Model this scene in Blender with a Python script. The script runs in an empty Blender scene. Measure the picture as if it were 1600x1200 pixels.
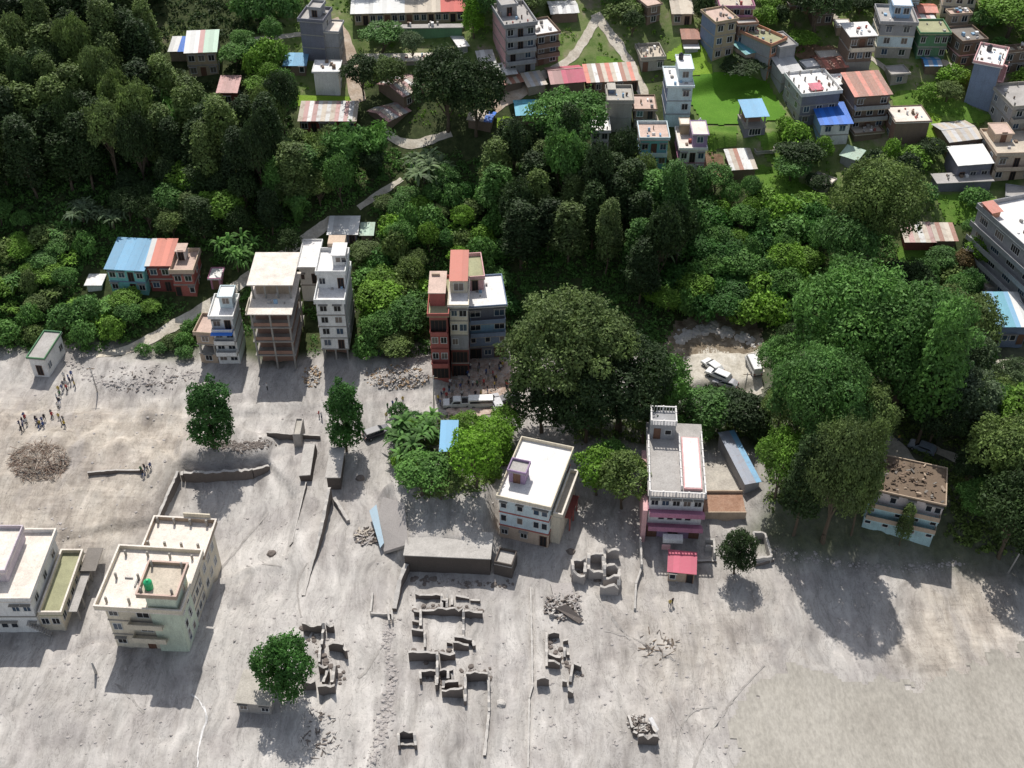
import bpy, bmesh, math, random
import numpy as np
from mathutils import Vector, Matrix, noise

random.seed(7); rng = np.random.default_rng(11)
S = bpy.context.scene
COL = S.collection
PI = math.pi
# ------------------------------------------------------------------ camera
CAM_H = 141.0
PITCH = math.radians(41.0)
FPX = 1900.0
cam_d = bpy.data.cameras.new('camera'); cam = bpy.data.objects.new('camera', cam_d); COL.objects.link(cam)
cam.location = (0, 0, CAM_H); cam.rotation_euler = (PI/2 - PITCH, 0, 0)
cam_d.sensor_width = 36; cam_d.lens = FPX/1600*36; cam_d.clip_start = 1; cam_d.clip_end = 9000
S.camera = cam
# ------------------------------------------------------------------ world, sun, exposure
SUN_EL = math.radians(55); LX, LY = 0.17, -1.0          # horizontal travel of the light
w = bpy.data.worlds.new('World'); S.world = w; w.use_nodes = True
nt = w.node_tree; nt.nodes.clear()
sky = nt.nodes.new('ShaderNodeTexSky'); sky.sky_type = 'NISHITA'; sky.sun_disc = False
sky.sun_elevation = SUN_EL; sky.sun_rotation = math.atan2(-LX, -LY)
sky.air_density = 1.0; sky.dust_density = 1.5
bg = nt.nodes.new('ShaderNodeBackground'); bg.inputs[1].default_value = 0.12
wo = nt.nodes.new('ShaderNodeOutputWorld')
hs = nt.nodes.new('ShaderNodeHueSaturation'); hs.inputs['Saturation'].default_value = .55      # half-clouded sky
nt.links.new(sky.outputs[0], hs.inputs['Color']); nt.links.new(hs.outputs[0], bg.inputs[0]); nt.links.new(bg.outputs[0], wo.inputs[0])
sd = bpy.data.lights.new('sun', 'SUN'); sd.energy = 4.0; sd.angle = math.radians(0.5); sd.color = (1, 0.955, 0.89)
so = bpy.data.objects.new('sun', sd); COL.objects.link(so); so.location = (0, 0, 300)
L = Vector((LX, LY, 0)).normalized()*math.cos(SUN_EL) + Vector((0, 0, -math.sin(SUN_EL)))
so.rotation_euler = L.to_track_quat('-Z', 'Y').to_euler()
S.view_settings.view_transform = 'Standard'; S.view_settings.look = 'None'
S.view_settings.gamma = 1; S.view_settings.use_curve_mapping = False
S.view_settings.exposure = 0.27
S.cycles.max_bounces = 5; S.cycles.diffuse_bounces = 3; S.cycles.glossy_bounces = 2
S.cycles.transmission_bounces = 3; S.cycles.transparent_max_bounces = 4

# ------------------------------------------------------------------ pixel rays to places on the terrain
SP, CP = math.sin(PITCH), math.cos(PITCH)
def ray(px, py):
    a = (px-800)/FPX; b = (600-py)/FPX
    return Vector((a, CP + b*SP, -SP + b*CP))
def at(px, py, z):
    d = ray(px, py); t = (z-CAM_H)/d.z
    return Vector((d.x*t, d.y*t, z))
def at0(pts, z=0):
    return np.array([tuple(at(x, y, z))[:2] for x, y in pts])
def pdist(X, Y, poly):
    """signed distance (positive inside) to polygon, numpy"""
    d = np.full(X.shape, 1e9); ins = np.zeros(X.shape, bool); n = len(poly)
    for i in range(n):
        x1, y1 = poly[i]; x2, y2 = poly[(i+1) % n]
        ex, ey = x2-x1, y2-y1; l2 = ex*ex+ey*ey+1e-9
        t = np.clip(((X-x1)*ex+(Y-y1)*ey)/l2, 0, 1)
        d = np.minimum(d, np.hypot(X-x1-t*ex, Y-y1-t*ey))
        c = ((y1 > Y) != (y2 > Y)) & (X < (x2-x1)*(Y-y1)/(y2-y1+1e-12)+x1)
        ins ^= c
    return np.where(ins, d, -d)
def ldist(X, Y, pl):
    d = np.full(X.shape, 1e9)
    for i in range(len(pl)-1):
        x1, y1 = pl[i]; x2, y2 = pl[i+1]
        ex, ey = x2-x1, y2-y1; l2 = ex*ex+ey*ey+1e-9
        t = np.clip(((X-x1)*ex+(Y-y1)*ey)/l2, 0, 1)
        d = np.minimum(d, np.hypot(X-x1-t*ex, Y-y1-t*ey))
    return d
def sstep(a, b, x):
    t = np.clip((x-a)/(b-a), 0, 1); return t*t*(3-2*t)
def vnoise(X, Y, s, seed=0, octv=4):
    out = np.zeros(X.shape); amp = 1; tot = 0
    for o in range(octv):
        r = np.random.default_rng(seed*17+o); T = r.random((256, 256))
        x = X*s+1000.3+o*13.7; y = Y*s+1000.9+o*7.1
        xi = np.floor(x).astype(int); yi = np.floor(y).astype(int); fx = x-xi; fy = y-yi
        fx = fx*fx*(3-2*fx); fy = fy*fy*(3-2*fy)
        a = T[yi % 256, xi % 256]; b = T[yi % 256, (xi+1) % 256]; c = T[(yi+1) % 256, xi % 256]; d = T[(yi+1) % 256, (xi+1) % 256]
        out += amp*((a*(1-fx)+b*fx)*(1-fy)+(c*(1-fx)+d*fx)*fy); tot += amp; amp *= .5; s *= 2.03
    return out/tot
# uneven tensor grid: fine where the photograph looks, coarse to the horizon
STEP = 0.6
xf = np.arange(-126, 126.01, STEP); yf = np.arange(76, 306.01, STEP)
def grow(a, n, k=1.35):
    out = []; d = 3.0
    for i in range(n): a += d; out.append(a); d *= k
    return np.array(out)
gx = grow(0, 20); xs = np.concatenate([-126-gx[::-1], xf, 126+gx])
ys = np.concatenate([76-gx[::-1], yf, 306+gx])
GX, GY = np.meshgrid(xs, ys)

RAISE = [ ([(600, 775), (628, 872), (640, 876), (756, 880), (772, 820), (765, 775), (690, 745)], 3.9, 3.0), # (pixel outline on the plain, metres up, metres of edge)
 ([(-200, 590), (275, 722), (262, 770), (238, 830), (180, 900), (-200, 900)], 1.3, 9),
 ([(-200, 640), (200, 650), (274, 726), (240, 822), (120, 850), (-200, 840)], 0.9, 1.0),
 ([(286, 730), (420, 722), (462, 770), (452, 860), (330, 905), (250, 828)], -1.2, .8),
 ([(280, 690), (360, 668), (425, 690), (420, 718), (330, 724), (285, 724)], 1.6, 2.5),
 ([(1195, 600), (1195, 790), (1250, 850), (1350, 850), (1480, 856), (1900, 860), (2200, 300), (1195, 400)], 4.0, 9),
 ([(640, 640), (800, 640), (815, 800), (640, 790)], 1.0, 6),
 ([(590, 560), (680, 560), (690, 600), (585, 605)], 1.2, 3),
 ([(150, 560), (260, 570), (250, 610), (150, 612)], 1.4, 5),
 ([(20, 700), (110, 690), (120, 740), (40, 750)], 0.9, 4),
 ([(120, 850), (165, 840), (175, 890), (130, 880)], 0.8, 4),
 ([(880, 650), (1190, 650), (1190, 830), (1010, 840), (930, 800)], 0.6, 6),
 ([(1080, 560), (1190, 560), (1185, 612), (1075, 612)], 1.8, 2),
]
RIDGES = [ ([(-20, 652), (150, 648), (300, 662)], -.18, .5), ([(-20, 668), (160, 660), (300, 672)], -.18, .5), ([(300, 640), (420, 632), (600, 628)], .25, .8), ([(300, 655), (420, 648), (500, 650)], -.2, .5),
 ([(0, 765), (90, 745), (140, 700), (170, 672)], .45, 1.1), ([(60, 800), (140, 780), (215, 800)], .3, 1.3), ([(380, 885), (440, 885)], .25, .5), ([(800, 910), (800, 1199)], -.25, 1.4), ([(850, 900), (850, 985)], .2, .6),
 ([(470, 880), (465, 960), (480, 1000)], -.2, .6), ([(930, 930), (975, 985), (990, 1010)], .3, .35), ([(1000, 985), (1060, 1035)], .35, .5), ([(80, 1100), (140, 1150), (170, 1200)], .3, 1.5), ([(180, 1060), (210, 1100), (240, 1150)], -.2, .5),
 ([(950, 1110), (940, 1199)], .2, 1.2), ([(1100, 1110), (1130, 1140), (1120, 1200)], -.22, .6), ([(680, 1110), (670, 1200)], .2, 2), # pixel polylines, height, half width (m): flow levees and wheel ruts
 ([(400, 640), (300, 655), (180, 645), (60, 650)], .35, .9), ([(190, 700), (240, 640), (290, 620)], .5, 1.6),
 ([(110, 760), (190, 710), (260, 690)], .5, 1.5), ([(530, 900), (560, 960), (575, 1060), (560, 1200)], -.25, 1.6),
 ([(600, 880), (585, 960), (600, 1080), (580, 1200)], .35, .8), ([(780, 930), (790, 1000), (785, 1200)], -.3, 2.2),
 ([(340, 880), (300, 930), (390, 830), (430, 780)], -.12, .5), ([(1010, 960), (1040, 1000), (1060, 1030)], .3, .6),
 ([(1030, 1110), (1050, 1160), (1060, 1200)], -.25, .7), ([(1110, 1000), (1090, 1080), (1075, 1200)], -.25, .7),
 ([(620, 1100), (600, 1160), (580, 1200)], .4, .6), ([(470, 1180), (500, 1120), (520, 1090)], .4, .6),
]
def terrain(X, Y):
    yw = Y + 3*(vnoise(X, Y, .03, 5, 2)-.5)*2
    slope = 15*sstep(169, 214, yw)*.93 + .35*np.clip(yw-210, 0, 90) + .12*np.clip(yw-300, 0, 4000)
    hill = sstep(168, 180, yw)
    flat = 1-hill
    z = slope + hill*(1.6*(vnoise(X, Y, .06, 3, 3)-.5) + 1.2*np.maximum(0, vnoise(X, Y, .02, 9, 2)-.5))
    far = sstep(400, 2500, np.hypot(X, Y-200)); z = z + far*120*(vnoise(X, Y, .0012, 8, 3)-.35)
    for p, dz, wd in RAISE:
        z = z + dz*sstep(-wd/2, wd/2, pdist(X, Y, at0(p)))*(1-.7*hill)
    z = z + flat*(.5*(vnoise(X, Y, .05, 1, 4)-.5) + .30*(vnoise(X, Y*.45, .35, 2, 3)-.5) + .22*(vnoise(X, Y*.7, .8, 21, 2)-.5) - .35*np.exp(-((vnoise(X+9*vnoise(X, Y, .05, 61, 2), Y*.22, .16, 60, 3)-.5)/.012)**2))
    for pl, dz, wd in RIDGES:
        d = ldist(X, Y, at0(pl)); n = vnoise(X, Y, .3, 31, 2)
        z = z + flat*dz*np.exp(-(d/wd)**2)*(.5+n)
    river = pdist(X, Y, at0([(1190, 1035), (1145, 1120), (1120, 1400), (2200, 1400), (2200, 940), (1560, 1010), (1400, 1050), (1290, 1050)]))
    z = np.where(river > -3, z*(1-sstep(-3, 1, river)) - .35*sstep(-3, 3, river), z)
    return z
GZ = terrain(GX, GY)
# level fields on the terrace
def flatten(px_poly, wd=3.0):
    global GZ
    pts = [P(x, y) for x, y in px_poly]
    zc = sum(p.z for p in pts)/len(pts)
    s = sstep(-wd, 0, pdist(GX, GY, np.array([(p.x, p.y) for p in pts])))
    GZ = GZ*(1-s) + s*(zc + .25*(GZ-zc))
def hz(x, y):
    i = int(np.searchsorted(xs, x))-1; j = int(np.searchsorted(ys, y))-1
    i = min(max(i, 0), len(xs)-2); j = min(max(j, 0), len(ys)-2)
    fx = (x-xs[i])/(xs[i+1]-xs[i]); fy = (y-ys[j])/(ys[j+1]-ys[j])
    return float((GZ[j, i]*(1-fx)+GZ[j, i+1]*fx)*(1-fy)+(GZ[j+1, i]*(1-fx)+GZ[j+1, i+1]*fx)*fy)
def P(px, py):
    d = ray(px, py)
    t0 = (60-CAM_H)/d.z; t = t0; dt = 1.5
    while t < 1500:
        x, y, z = d.x*t, d.y*t, CAM_H+d.z*t
        if z < hz(x, y): break
        t += dt
    a, b = t-dt, t
    for _ in range(12):
        m = (a+b)/2
        if CAM_H+d.z*m < hz(d.x*m, d.y*m): b = m
        else: a = m
    return Vector((d.x*b, d.y*b, hz(d.x*b, d.y*b)))
flatten([(1075, 150), (1195, 110), (1240, 190), (1190, 230), (1080, 215)])

# ------------------------------------------------------------------ materials
def newmat(name):
    m = bpy.data.materials.new(name); m.use_nodes = True
    n = m.node_tree.nodes; n.clear(); o = n.new('ShaderNodeOutputMaterial'); b = n.new('ShaderNodeBsdfPrincipled')
    m.node_tree.links.new(b.outputs[0], o.inputs[0]); return m, n, m.node_tree.links, b, o
def ramp(n, l, fac, stops):
    r = n.new('ShaderNodeValToRGB'); e = r.color_ramp.elements
    while len(e) < len(stops): e.new(.5)
    for k, (p, c) in enumerate(stops):
        e[k].position = p; e[k].color = (c[0], c[1], c[2], 1) if not isinstance(c, (int, float)) else (c, c, c, 1)
    l.new(fac, r.inputs[0]); return r
def noi(n, l, vec, scale, detail=4, rough=.55):
    t = n.new('ShaderNodeTexNoise'); t.inputs['Scale'].default_value = scale; t.inputs['Detail'].default_value = detail
    t.inputs['Roughness'].default_value = rough
    if vec is not None: l.new(vec, t.inputs['Vector'])
    return t
def mixc(n, l, fac, a, b, mode='MIX'):
    m = n.new('ShaderNodeMix'); m.data_type = 'RGBA'; m.blend_type = mode
    for k, v in ((0, fac), (6, a), (7, b)):
        if isinstance(v, (int, float)): m.inputs[k].default_value = v
        elif isinstance(v, tuple): m.inputs[k].default_value = (v[0], v[1], v[2], 1)
        else: l.new(v, m.inputs[k])
    return m.outputs[2]
_M = {}
def plaster(name, c, dirt=.45, rough=.88, spec=.2):
    if name in _M: return _M[name]
    m, n, l, b, o = newmat(name)
    g = n.new('ShaderNodeNewGeometry'); tc = n.new('ShaderNodeTexCoord')
    mp = n.new('ShaderNodeMapping'); mp.inputs['Scale'].default_value = (1.6, 1.6, .25); l.new(tc.outputs['Object'], mp.inputs[0])
    big = noi(n, l, g.outputs['Position'], .5, 5); st = noi(n, l, mp.outputs[0], 1.7, 5, .65); fi = noi(n, l, g.outputs['Position'], 7, 3)
    d = tuple(x*.45+.05*k for x, k in zip(c, (.8, .72, .6)))
    r1 = ramp(n, l, big.outputs[0], [(.35, 0), (.72, dirt)]); r2 = ramp(n, l, st.outputs[0], [(.48, 0), (.75, dirt)])
    c1 = mixc(n, l, r1.outputs[0], c, d); c2 = mixc(n, l, r2.outputs[0], c1, d)
    r3 = ramp(n, l, fi.outputs[0], [(.3, .8), (.7, 1.08)]); c3 = mixc(n, l, 1.0, c2, r3.outputs[0], 'MULTIPLY')
    l.new(c3, b.inputs['Base Color']); b.inputs['Roughness'].default_value = rough; b.inputs['Specular IOR Level'].default_value = spec
    bp = n.new('ShaderNodeBump'); bp.inputs['Strength'].default_value = .3; bp.inputs['Distance'].default_value = .05
    l.new(fi.outputs[0], bp.inputs['Height']); l.new(bp.outputs[0], b.inputs['Normal'])
    _M[name] = m; return m
def tin(name, c, rust=.3, worn=(.42, .40, .37)):
    if name in _M: return _M[name]
    m, n, l, b, o = newmat(name)
    tc = n.new('ShaderNodeTexCoord'); g = n.new('ShaderNodeNewGeometry'); oi = n.new('ShaderNodeObjectInfo')
    wv = n.new('ShaderNodeTexWave'); wv.inputs['Scale'].default_value = 2.2; wv.bands_direction = 'X'; l.new(tc.outputs['Object'], wv.inputs[0])
    a = noi(n, l, g.outputs['Position'], .9, 5, .65); bb = noi(n, l, g.outputs['Position'], 3.5, 4, .6)
    r = ramp(n, l, a.outputs[0], [(.5, 0), (.68, rust)]); rr = ramp(n, l, bb.outputs[0], [(.45, 0), (.8, rust*.8)])
    v = n.new('ShaderNodeMapRange'); v.inputs[3].default_value = .78; v.inputs[4].default_value = 1.12; l.new(oi.outputs['Random'], v.inputs[0])
    vc = n.new('ShaderNodeCombineColor'); [l.new(v.outputs[0], vc.inputs[k]) for k in range(3)]
    c0 = mixc(n, l, 1.0, c, vc.outputs[0], 'MULTIPLY')
    c1 = mixc(n, l, r.outputs[0], c0, (.20, .09, .045)); c2 = mixc(n, l, rr.outputs[0], c1, worn)
    wr = ramp(n, l, wv.outputs[0], [(0, .8), (1, 1.06)])
    l.new(mixc(n, l, 1.0, c2, wr.outputs[0], 'MULTIPLY'), b.inputs['Base Color'])
    b.inputs['Roughness'].default_value = .5; b.inputs['Metallic'].default_value = .0; b.inputs['Specular IOR Level'].default_value = .5
    bp = n.new('ShaderNodeBump'); bp.inputs['Strength'].default_value = .5; bp.inputs['Distance'].default_value = .06
    l.new(wv.outputs[0], bp.inputs['Height']); l.new(bp.outputs[0], b.inputs['Normal'])
    _M[name] = m; return m
def simple(name, c, rough=.6, metal=0, spec=.5):
    if name in _M: return _M[name]
    m, n, l, b, o = newmat(name); g = n.new('ShaderNodeTexCoord')
    t = noi(n, l, g.outputs['Object'], 3, 3); r = ramp(n, l, t.outputs[0], [(.3, .82), (.7, 1.08)])
    l.new(mixc(n, l, 1.0, c, r.outputs[0], 'MULTIPLY'), b.inputs['Base Color'])
    b.inputs['Roughness'].default_value = rough; b.inputs['Metallic'].default_value = metal; b.inputs['Specular IOR Level'].default_value = spec
    _M[name] = m; return m
def leafmat(name, c, var=.35, c2=None):
    m, n, l, b, o = newmat(name)
    oi = n.new('ShaderNodeObjectInfo'); g = n.new('ShaderNodeNewGeometry'); at_ = n.new('ShaderNodeAttribute'); at_.attribute_name = 'tint'
    big = noi(n, l, g.outputs['Position'], .35, 3)
    c2 = c2 or (min(1, c[0]*1.55), c[1]*1.6, c[2]*1.05)
    f = n.new('ShaderNodeMath'); f.operation = 'MULTIPLY_ADD'; l.new(oi.outputs['Random'], f.inputs[0]); f.inputs[1].default_value = var; l.new(big.outputs[0], f.inputs[2])
    r = ramp(n, l, f.outputs[0], [(.35, 0), (1.0, 1)])
    cc = mixc(n, l, r.outputs[0], c, c2)
    tr = ramp(n, l, at_.outputs['Fac'], [(0, .5), (1, 1.5)])
    cc = mixc(n, l, 1.0, cc, tr.outputs[0], 'MULTIPLY')
    l.new(cc, b.inputs['Base Color']); b.inputs['Roughness'].default_value = .6; b.inputs['Specular IOR Level'].default_value = .2
    t = n.new('ShaderNodeBsdfTranslucent'); l.new(cc, t.inputs[0]); mx = n.new('ShaderNodeMixShader'); mx.inputs[0].default_value = .3
    l.new(b.outputs[0], mx.inputs[1]); l.new(t.outputs[0], mx.inputs[2]); l.new(mx.outputs[0], o.inputs[0]); return m
LEAF = {'dark': leafmat('leaf_dark', (.032, .055, .024)), 'olive': leafmat('leaf_olive', (.100, .142, .054)),
        'mid': leafmat('leaf_mid', (.080, .165, .050)), 'bright': leafmat('leaf_bright', (.12, .22, .038)),
        'lime': leafmat('leaf_lime', (.14, .27, .035)), 'grey': leafmat('leaf_grey', (.10, .14, .085)), 'deep': leafmat('leaf_deep', (.045, .115, .032)),
        'brown': leafmat('leaf_brown', (.12, .085, .04))}
BARK = plaster('bark', (.13, .10, .07), .5)
GLASS = simple('window_glass', (.025, .03, .038), .12, 0, .6)
DARK = simple('dark_opening', (.02, .018, .018), .9)
FRAME_W = simple('frame_white', (.6, .6, .58), .6); FRAME_B = simple('frame_brown', (.13, .06, .035), .6)
CONC = plaster('bare_concrete', (.34, .32, .29), .45); BRICKM = None

# ------------------------------------------------------------------ ground sheet
def set_attr_colors(me, name, arr):
    a = me.attributes.new(name, 'FLOAT_COLOR', 'POINT'); a.data.foreach_set('color', arr.astype(np.float32).ravel())
def grid_mesh(name, X, Y, Z):
    ny, nx = X.shape; me = bpy.data.meshes.new(name)
    v = np.stack([X, Y, Z], -1).reshape(-1, 3)
    idx = np.arange(ny*nx).reshape(ny, nx)
    f = np.stack([idx[:-1, :-1], idx[:-1, 1:], idx[1:, 1:], idx[1:, :-1]], -1).reshape(-1, 4)
    return np_mesh(name, v, f)
def np_mesh(name, v, f, smooth=True):
    me = bpy.data.meshes.new(name); k = f.shape[1]
    me.vertices.add(len(v)); me.vertices.foreach_set('co', np.ascontiguousarray(v, np.float32).ravel())
    me.loops.add(f.size); me.loops.foreach_set('vertex_index', np.ascontiguousarray(f, np.int32).ravel())
    me.polygons.add(len(f)); me.polygons.foreach_set('loop_start', np.arange(0, f.size, k, dtype=np.int32))
    me.polygons.foreach_set('loop_total', np.full(len(f), k, np.int32))
    me.polygons.foreach_set('use_smooth', np.full(len(f), bool(smooth)))
    me.update(calc_edges=True); return me
def link(name, me, mat=None, parent=None, kind=None, loc=None):
    o = bpy.data.objects.new(name, me); COL.objects.link(o)
    if mat is not None and me is not None and len(me.materials) == 0: me.materials.append(mat)
    if parent is not None: o.parent = parent
    if kind: o['kind'] = kind
    if loc is not None: o.location = loc
    return o
def tag(o, label, cat, group=None, kind=None):
    o['label'] = label; o['category'] = cat
    if group: o['group'] = group
    if kind: o['kind'] = kind
    return o

def pxpoly_mask(pts, soft):
    q = [P(x, y) for x, y in pts]
    return sstep(-soft, soft, pdist(GX, GY, np.array([(p.x, p.y) for p in q])))
def wob(n_, s): return (vnoise(GX, GY, s, n_, 3)-.5)*2
def build_ground():
    hill = sstep(168.5, 172.5, GY + 4*wob(41, .08))
    right = sstep(-5, 2, pdist(GX, GY, at0([(1080, 612), (1200, 618), (1205, 840), (1240, 870), (1350, 862), (1480, 880), (2200, 880), (2300, 500), (1080, 500)])) + 3*wob(42, .12))
    mid = np.maximum(pxpoly_mask([(625, 650), (800, 655), (810, 700), (775, 745), (700, 775), (650, 760), (628, 700)], 1.5),
                     pxpoly_mask([(880, 620), (1190, 640), (1190, 700), (1010, 700), (900, 690)], 2))
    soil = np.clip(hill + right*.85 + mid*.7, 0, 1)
    open_ = np.zeros_like(GX)
    for p in [[(1000, -60), (1700, -60), (1700, 330), (1290, 330), (1180, 290), (1080, 280), (1060, 120)],
              [(380, -40), (560, -40), (560, 160), (460, 170), (390, 110)], [(560, -40), (1010, -40), (1010, 140), (780, 140), (560, 100)],
              [(225, 50), (300, 50), (300, 66), (225, 66)], [(1440, 300), (1700, 310), (1700, 360), (1450, 352)], [(1400, 385), (1460, 385), (1460, 412), (1400, 412)]]:
        open_ = np.maximum(open_, pxpoly_mask(p, 4))
    tan = np.maximum(pxpoly_mask([(-300, 590), (300, 640), (330, 690), (270, 730), (240, 830), (160, 890), (-300, 900)], 5),
                     pxpoly_mask([(1440, 900), (1560, 900), (1600, 1010), (1480, 1080), (1400, 1040)], 5))
    tan = np.maximum(tan, .9*pxpoly_mask([(690, 560), (800, 560), (830, 640), (700, 660), (680, 620)], 1.2))
    tan = np.maximum(tan, .5*pxpoly_mask([(960, 930), (1200, 930), (1200, 1100), (1000, 1100)], 9))
    pale = pxpoly_mask([(420, 700), (470, 740), (440, 850), (330, 900), (300, 1000), (350, 1100), (300, 1250), (540, 1250), (580, 1000), (520, 880), (470, 850)], 5)
    for pl_, wd_, k_ in [([(790, 925), (796, 1000), (786, 1100), (788, 1230)], 1.3, 1.6), ([(425, 735), (470, 850), (505, 900), (555, 965), (575, 1080), (565, 1230)], .9, 1.4), ([(668, 975), (700, 985), (712, 1005)], 2.0, 1.5),
                         ([(680, 1100), (668, 1160), (690, 1220)], 1.1, 1.1), ([(845, 940), (845, 1040)], .5, 1.3), ([(835, 1060), (838, 1200)], .8, .9), ([(1160, 1040), (1135, 1120), (1120, 1220)], 1.2, .9), ([(360, 830), (400, 790), (440, 760)], 2.2, 1.0), ([(150, 1010), (170, 1060), (185, 1100)], 1.0, 1.2), ([(640, 1080), (630, 1130)], .8, 1.0)]:
        pale = np.maximum(pale, k_*np.exp(-(ldist(GX+.8*wob(71, .2), GY, at0(pl_))/wd_)**2))
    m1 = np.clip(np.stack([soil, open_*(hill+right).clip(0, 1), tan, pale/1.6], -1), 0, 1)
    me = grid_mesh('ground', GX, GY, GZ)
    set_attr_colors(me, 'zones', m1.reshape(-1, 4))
    m, n, l, b, o = newmat('ground_mud_and_soil')
    a = n.new('ShaderNodeAttribute'); a.attribute_name = 'zones'; s = n.new('ShaderNodeSeparateColor'); l.new(a.outputs['Color'], s.inputs[0])
    g = n.new('ShaderNodeNewGeometry'); pos = g.outputs['Position']
    mp = n.new('ShaderNodeMapping'); mp.inputs['Scale'].default_value = (1.0, .33, 1.0); mp.inputs['Rotation'].default_value = (0, 0, .12); l.new(pos, mp.inputs[0])
    n1 = noi(n, l, pos, .09, 6, .6); n2 = noi(n, l, mp.outputs[0], .55, 6, .65); n3 = noi(n, l, pos, 2.6, 6, .7); n4 = noi(n, l, mp.outputs[0], .16, 5, .6)
    mud = ramp(n, l, n2.outputs[0], [(.28, (.335, .312, .287)), (.5, (.415, .392, .366)), (.72, (.48, .457, .43))])
    tanr = ramp(n, l, n2.outputs[0], [(.28, (.30, .262, .22)), (.5, (.425, .38, .325)), (.72, (.49, .45, .395))])
    c = mixc(n, l, s.outputs[2], mud.outputs[0], tanr.outputs[0])
    pl_ = n.new('ShaderNodeMath'); pl_.operation = 'MULTIPLY'; l.new(a.outputs['Alpha'], pl_.inputs[0]); pl_.inputs[1].default_value = .85
    c = mixc(n, l, pl_.outputs[0], c, (.53, .505, .475))
    r1 = ramp(n, l, n1.outputs[0], [(.35, .84), (.65, 1.08)]); c = mixc(n, l, 1.0, c, r1.outputs[0], 'MULTIPLY')
    r4 = ramp(n, l, n4.outputs[0], [(.52, 0), (.62, .55)]); c = mixc(n, l, r4.outputs[0], c, (.36, .335, .315))
    r3 = ramp(n, l, n3.outputs[0], [(.3, .84), (.48, 1.0), (.75, 1.04)]); c = mixc(n, l, 1.0, c, r3.outputs[0], 'MULTIPLY')
    vo = n.new('ShaderNodeTexVoronoi'); vo.inputs['Scale'].default_value = .9; l.new(pos, vo.inputs[0])
    rv = ramp(n, l, vo.outputs['Distance'], [(.03, .72), (.08, 1.0)])
    sel = ramp(n, l, noi(n, l, pos, .2, 2).outputs[0], [(.5, 0), (.6, 1)])
    c = mixc(n, l, sel.outputs[0], c, mixc(n, l, 1.0, c, rv.outputs[0], 'MULTIPLY'))
    mf = n.new('ShaderNodeMapping'); mf.inputs['Scale'].default_value = (1.0, .13, 1.0); mf.inputs['Rotation'].default_value = (0, 0, -.1); l.new(pos, mf.inputs[0])
    fl = noi(n, l, mf.outputs[0], .8, 7, .7); rf = ramp(n, l, fl.outputs[0], [(.34, .80), (.47, 1.0), (.56, 1.0), (.68, 1.16)]); c = mixc(n, l, 1.0, c, rf.outputs[0], 'MULTIPLY')
    ml = n.new('ShaderNodeMapping'); ml.inputs['Scale'].default_value = (.2, 1.0, 1.0); ml.inputs['Rotation'].default_value = (0, 0, .35); l.new(pos, ml.inputs[0])
    ft = noi(n, l, ml.outputs[0], 1.1, 6, .7); rt = ramp(n, l, ft.outputs[0], [(.36, .82), (.5, 1.0), (.7, 1.1)]); c = mixc(n, l, s.outputs[2], c, mixc(n, l, 1.0, c, rt.outputs[0], 'MULTIPLY'))
    wv = n.new('ShaderNodeVectorMath'); wv.operation = 'MULTIPLY_ADD'; l.new(noi(n, l, pos, .07, 3).outputs['Color'], wv.inputs[0]); wv.inputs[1].default_value = (9, 9, 0); l.new(pos, wv.inputs[2])
    mw = n.new('ShaderNodeMapping'); mw.inputs['Scale'].default_value = (.62, .11, 1.0); l.new(wv.outputs[0], mw.inputs[0])
    fw = noi(n, l, mw.outputs[0], .7, 8, .62); rw = ramp(n, l, fw.outputs[0], [(.30, .66), (.40, .84), (.48, 1.0), (.56, 1.0), (.66, 1.17)]); c = mixc(n, l, 1.0, c, rw.outputs[0], 'MULTIPLY')
    rg_ = ramp(n, l, fw.outputs[0], [(.482, 1.0), (.495, .70), (.51, 1.0)]); c = mixc(n, l, 1.0, c, rg_.outputs[0], 'MULTIPLY')
    dm = noi(n, l, wv.outputs[0], .13, 6, .65); rd2 = ramp(n, l, dm.outputs[0], [(.48, 0), (.56, .6), (.64, 1.0)]); c = mixc(n, l, rd2.outputs[0], c, mixc(n, l, 1.0, c, (.80, .79, .80), 'MULTIPLY'))
    sp = noi(n, l, pos, 1.3, 8, .8); rs2 = ramp(n, l, sp.outputs[0], [(.33, .74), (.41, 1.0)]); c = mixc(n, l, 1.0, c, rs2.outputs[0], 'MULTIPLY')
    sn = noi(n, l, pos, .8, 6, .7)
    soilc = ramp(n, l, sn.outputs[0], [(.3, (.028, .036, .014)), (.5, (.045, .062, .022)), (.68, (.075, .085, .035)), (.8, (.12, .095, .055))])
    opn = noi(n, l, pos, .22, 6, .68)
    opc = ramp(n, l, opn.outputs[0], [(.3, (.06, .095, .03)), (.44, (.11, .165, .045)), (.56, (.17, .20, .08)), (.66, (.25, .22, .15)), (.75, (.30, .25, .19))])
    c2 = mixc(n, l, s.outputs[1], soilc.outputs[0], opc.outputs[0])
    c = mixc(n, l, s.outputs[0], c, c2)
    l.new(c, b.inputs['Base Color']); b.inputs['Roughness'].default_value = .9; b.inputs['Specular IOR Level'].default_value = .15
    bp = n.new('ShaderNodeBump'); bp.inputs['Strength'].default_value = .6; bp.inputs['Distance'].default_value = .22
    ad = n.new('ShaderNodeMath'); ad.operation = 'MULTIPLY_ADD'; l.new(n3.outputs[0], ad.inputs[0]); ad.inputs[1].default_value = .6; l.new(n2.outputs[0], ad.inputs[2])
    l.new(ad.outputs[0], bp.inputs['Height']); l.new(bp.outputs[0], b.inputs['Normal'])
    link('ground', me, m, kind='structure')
build_ground()

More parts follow.
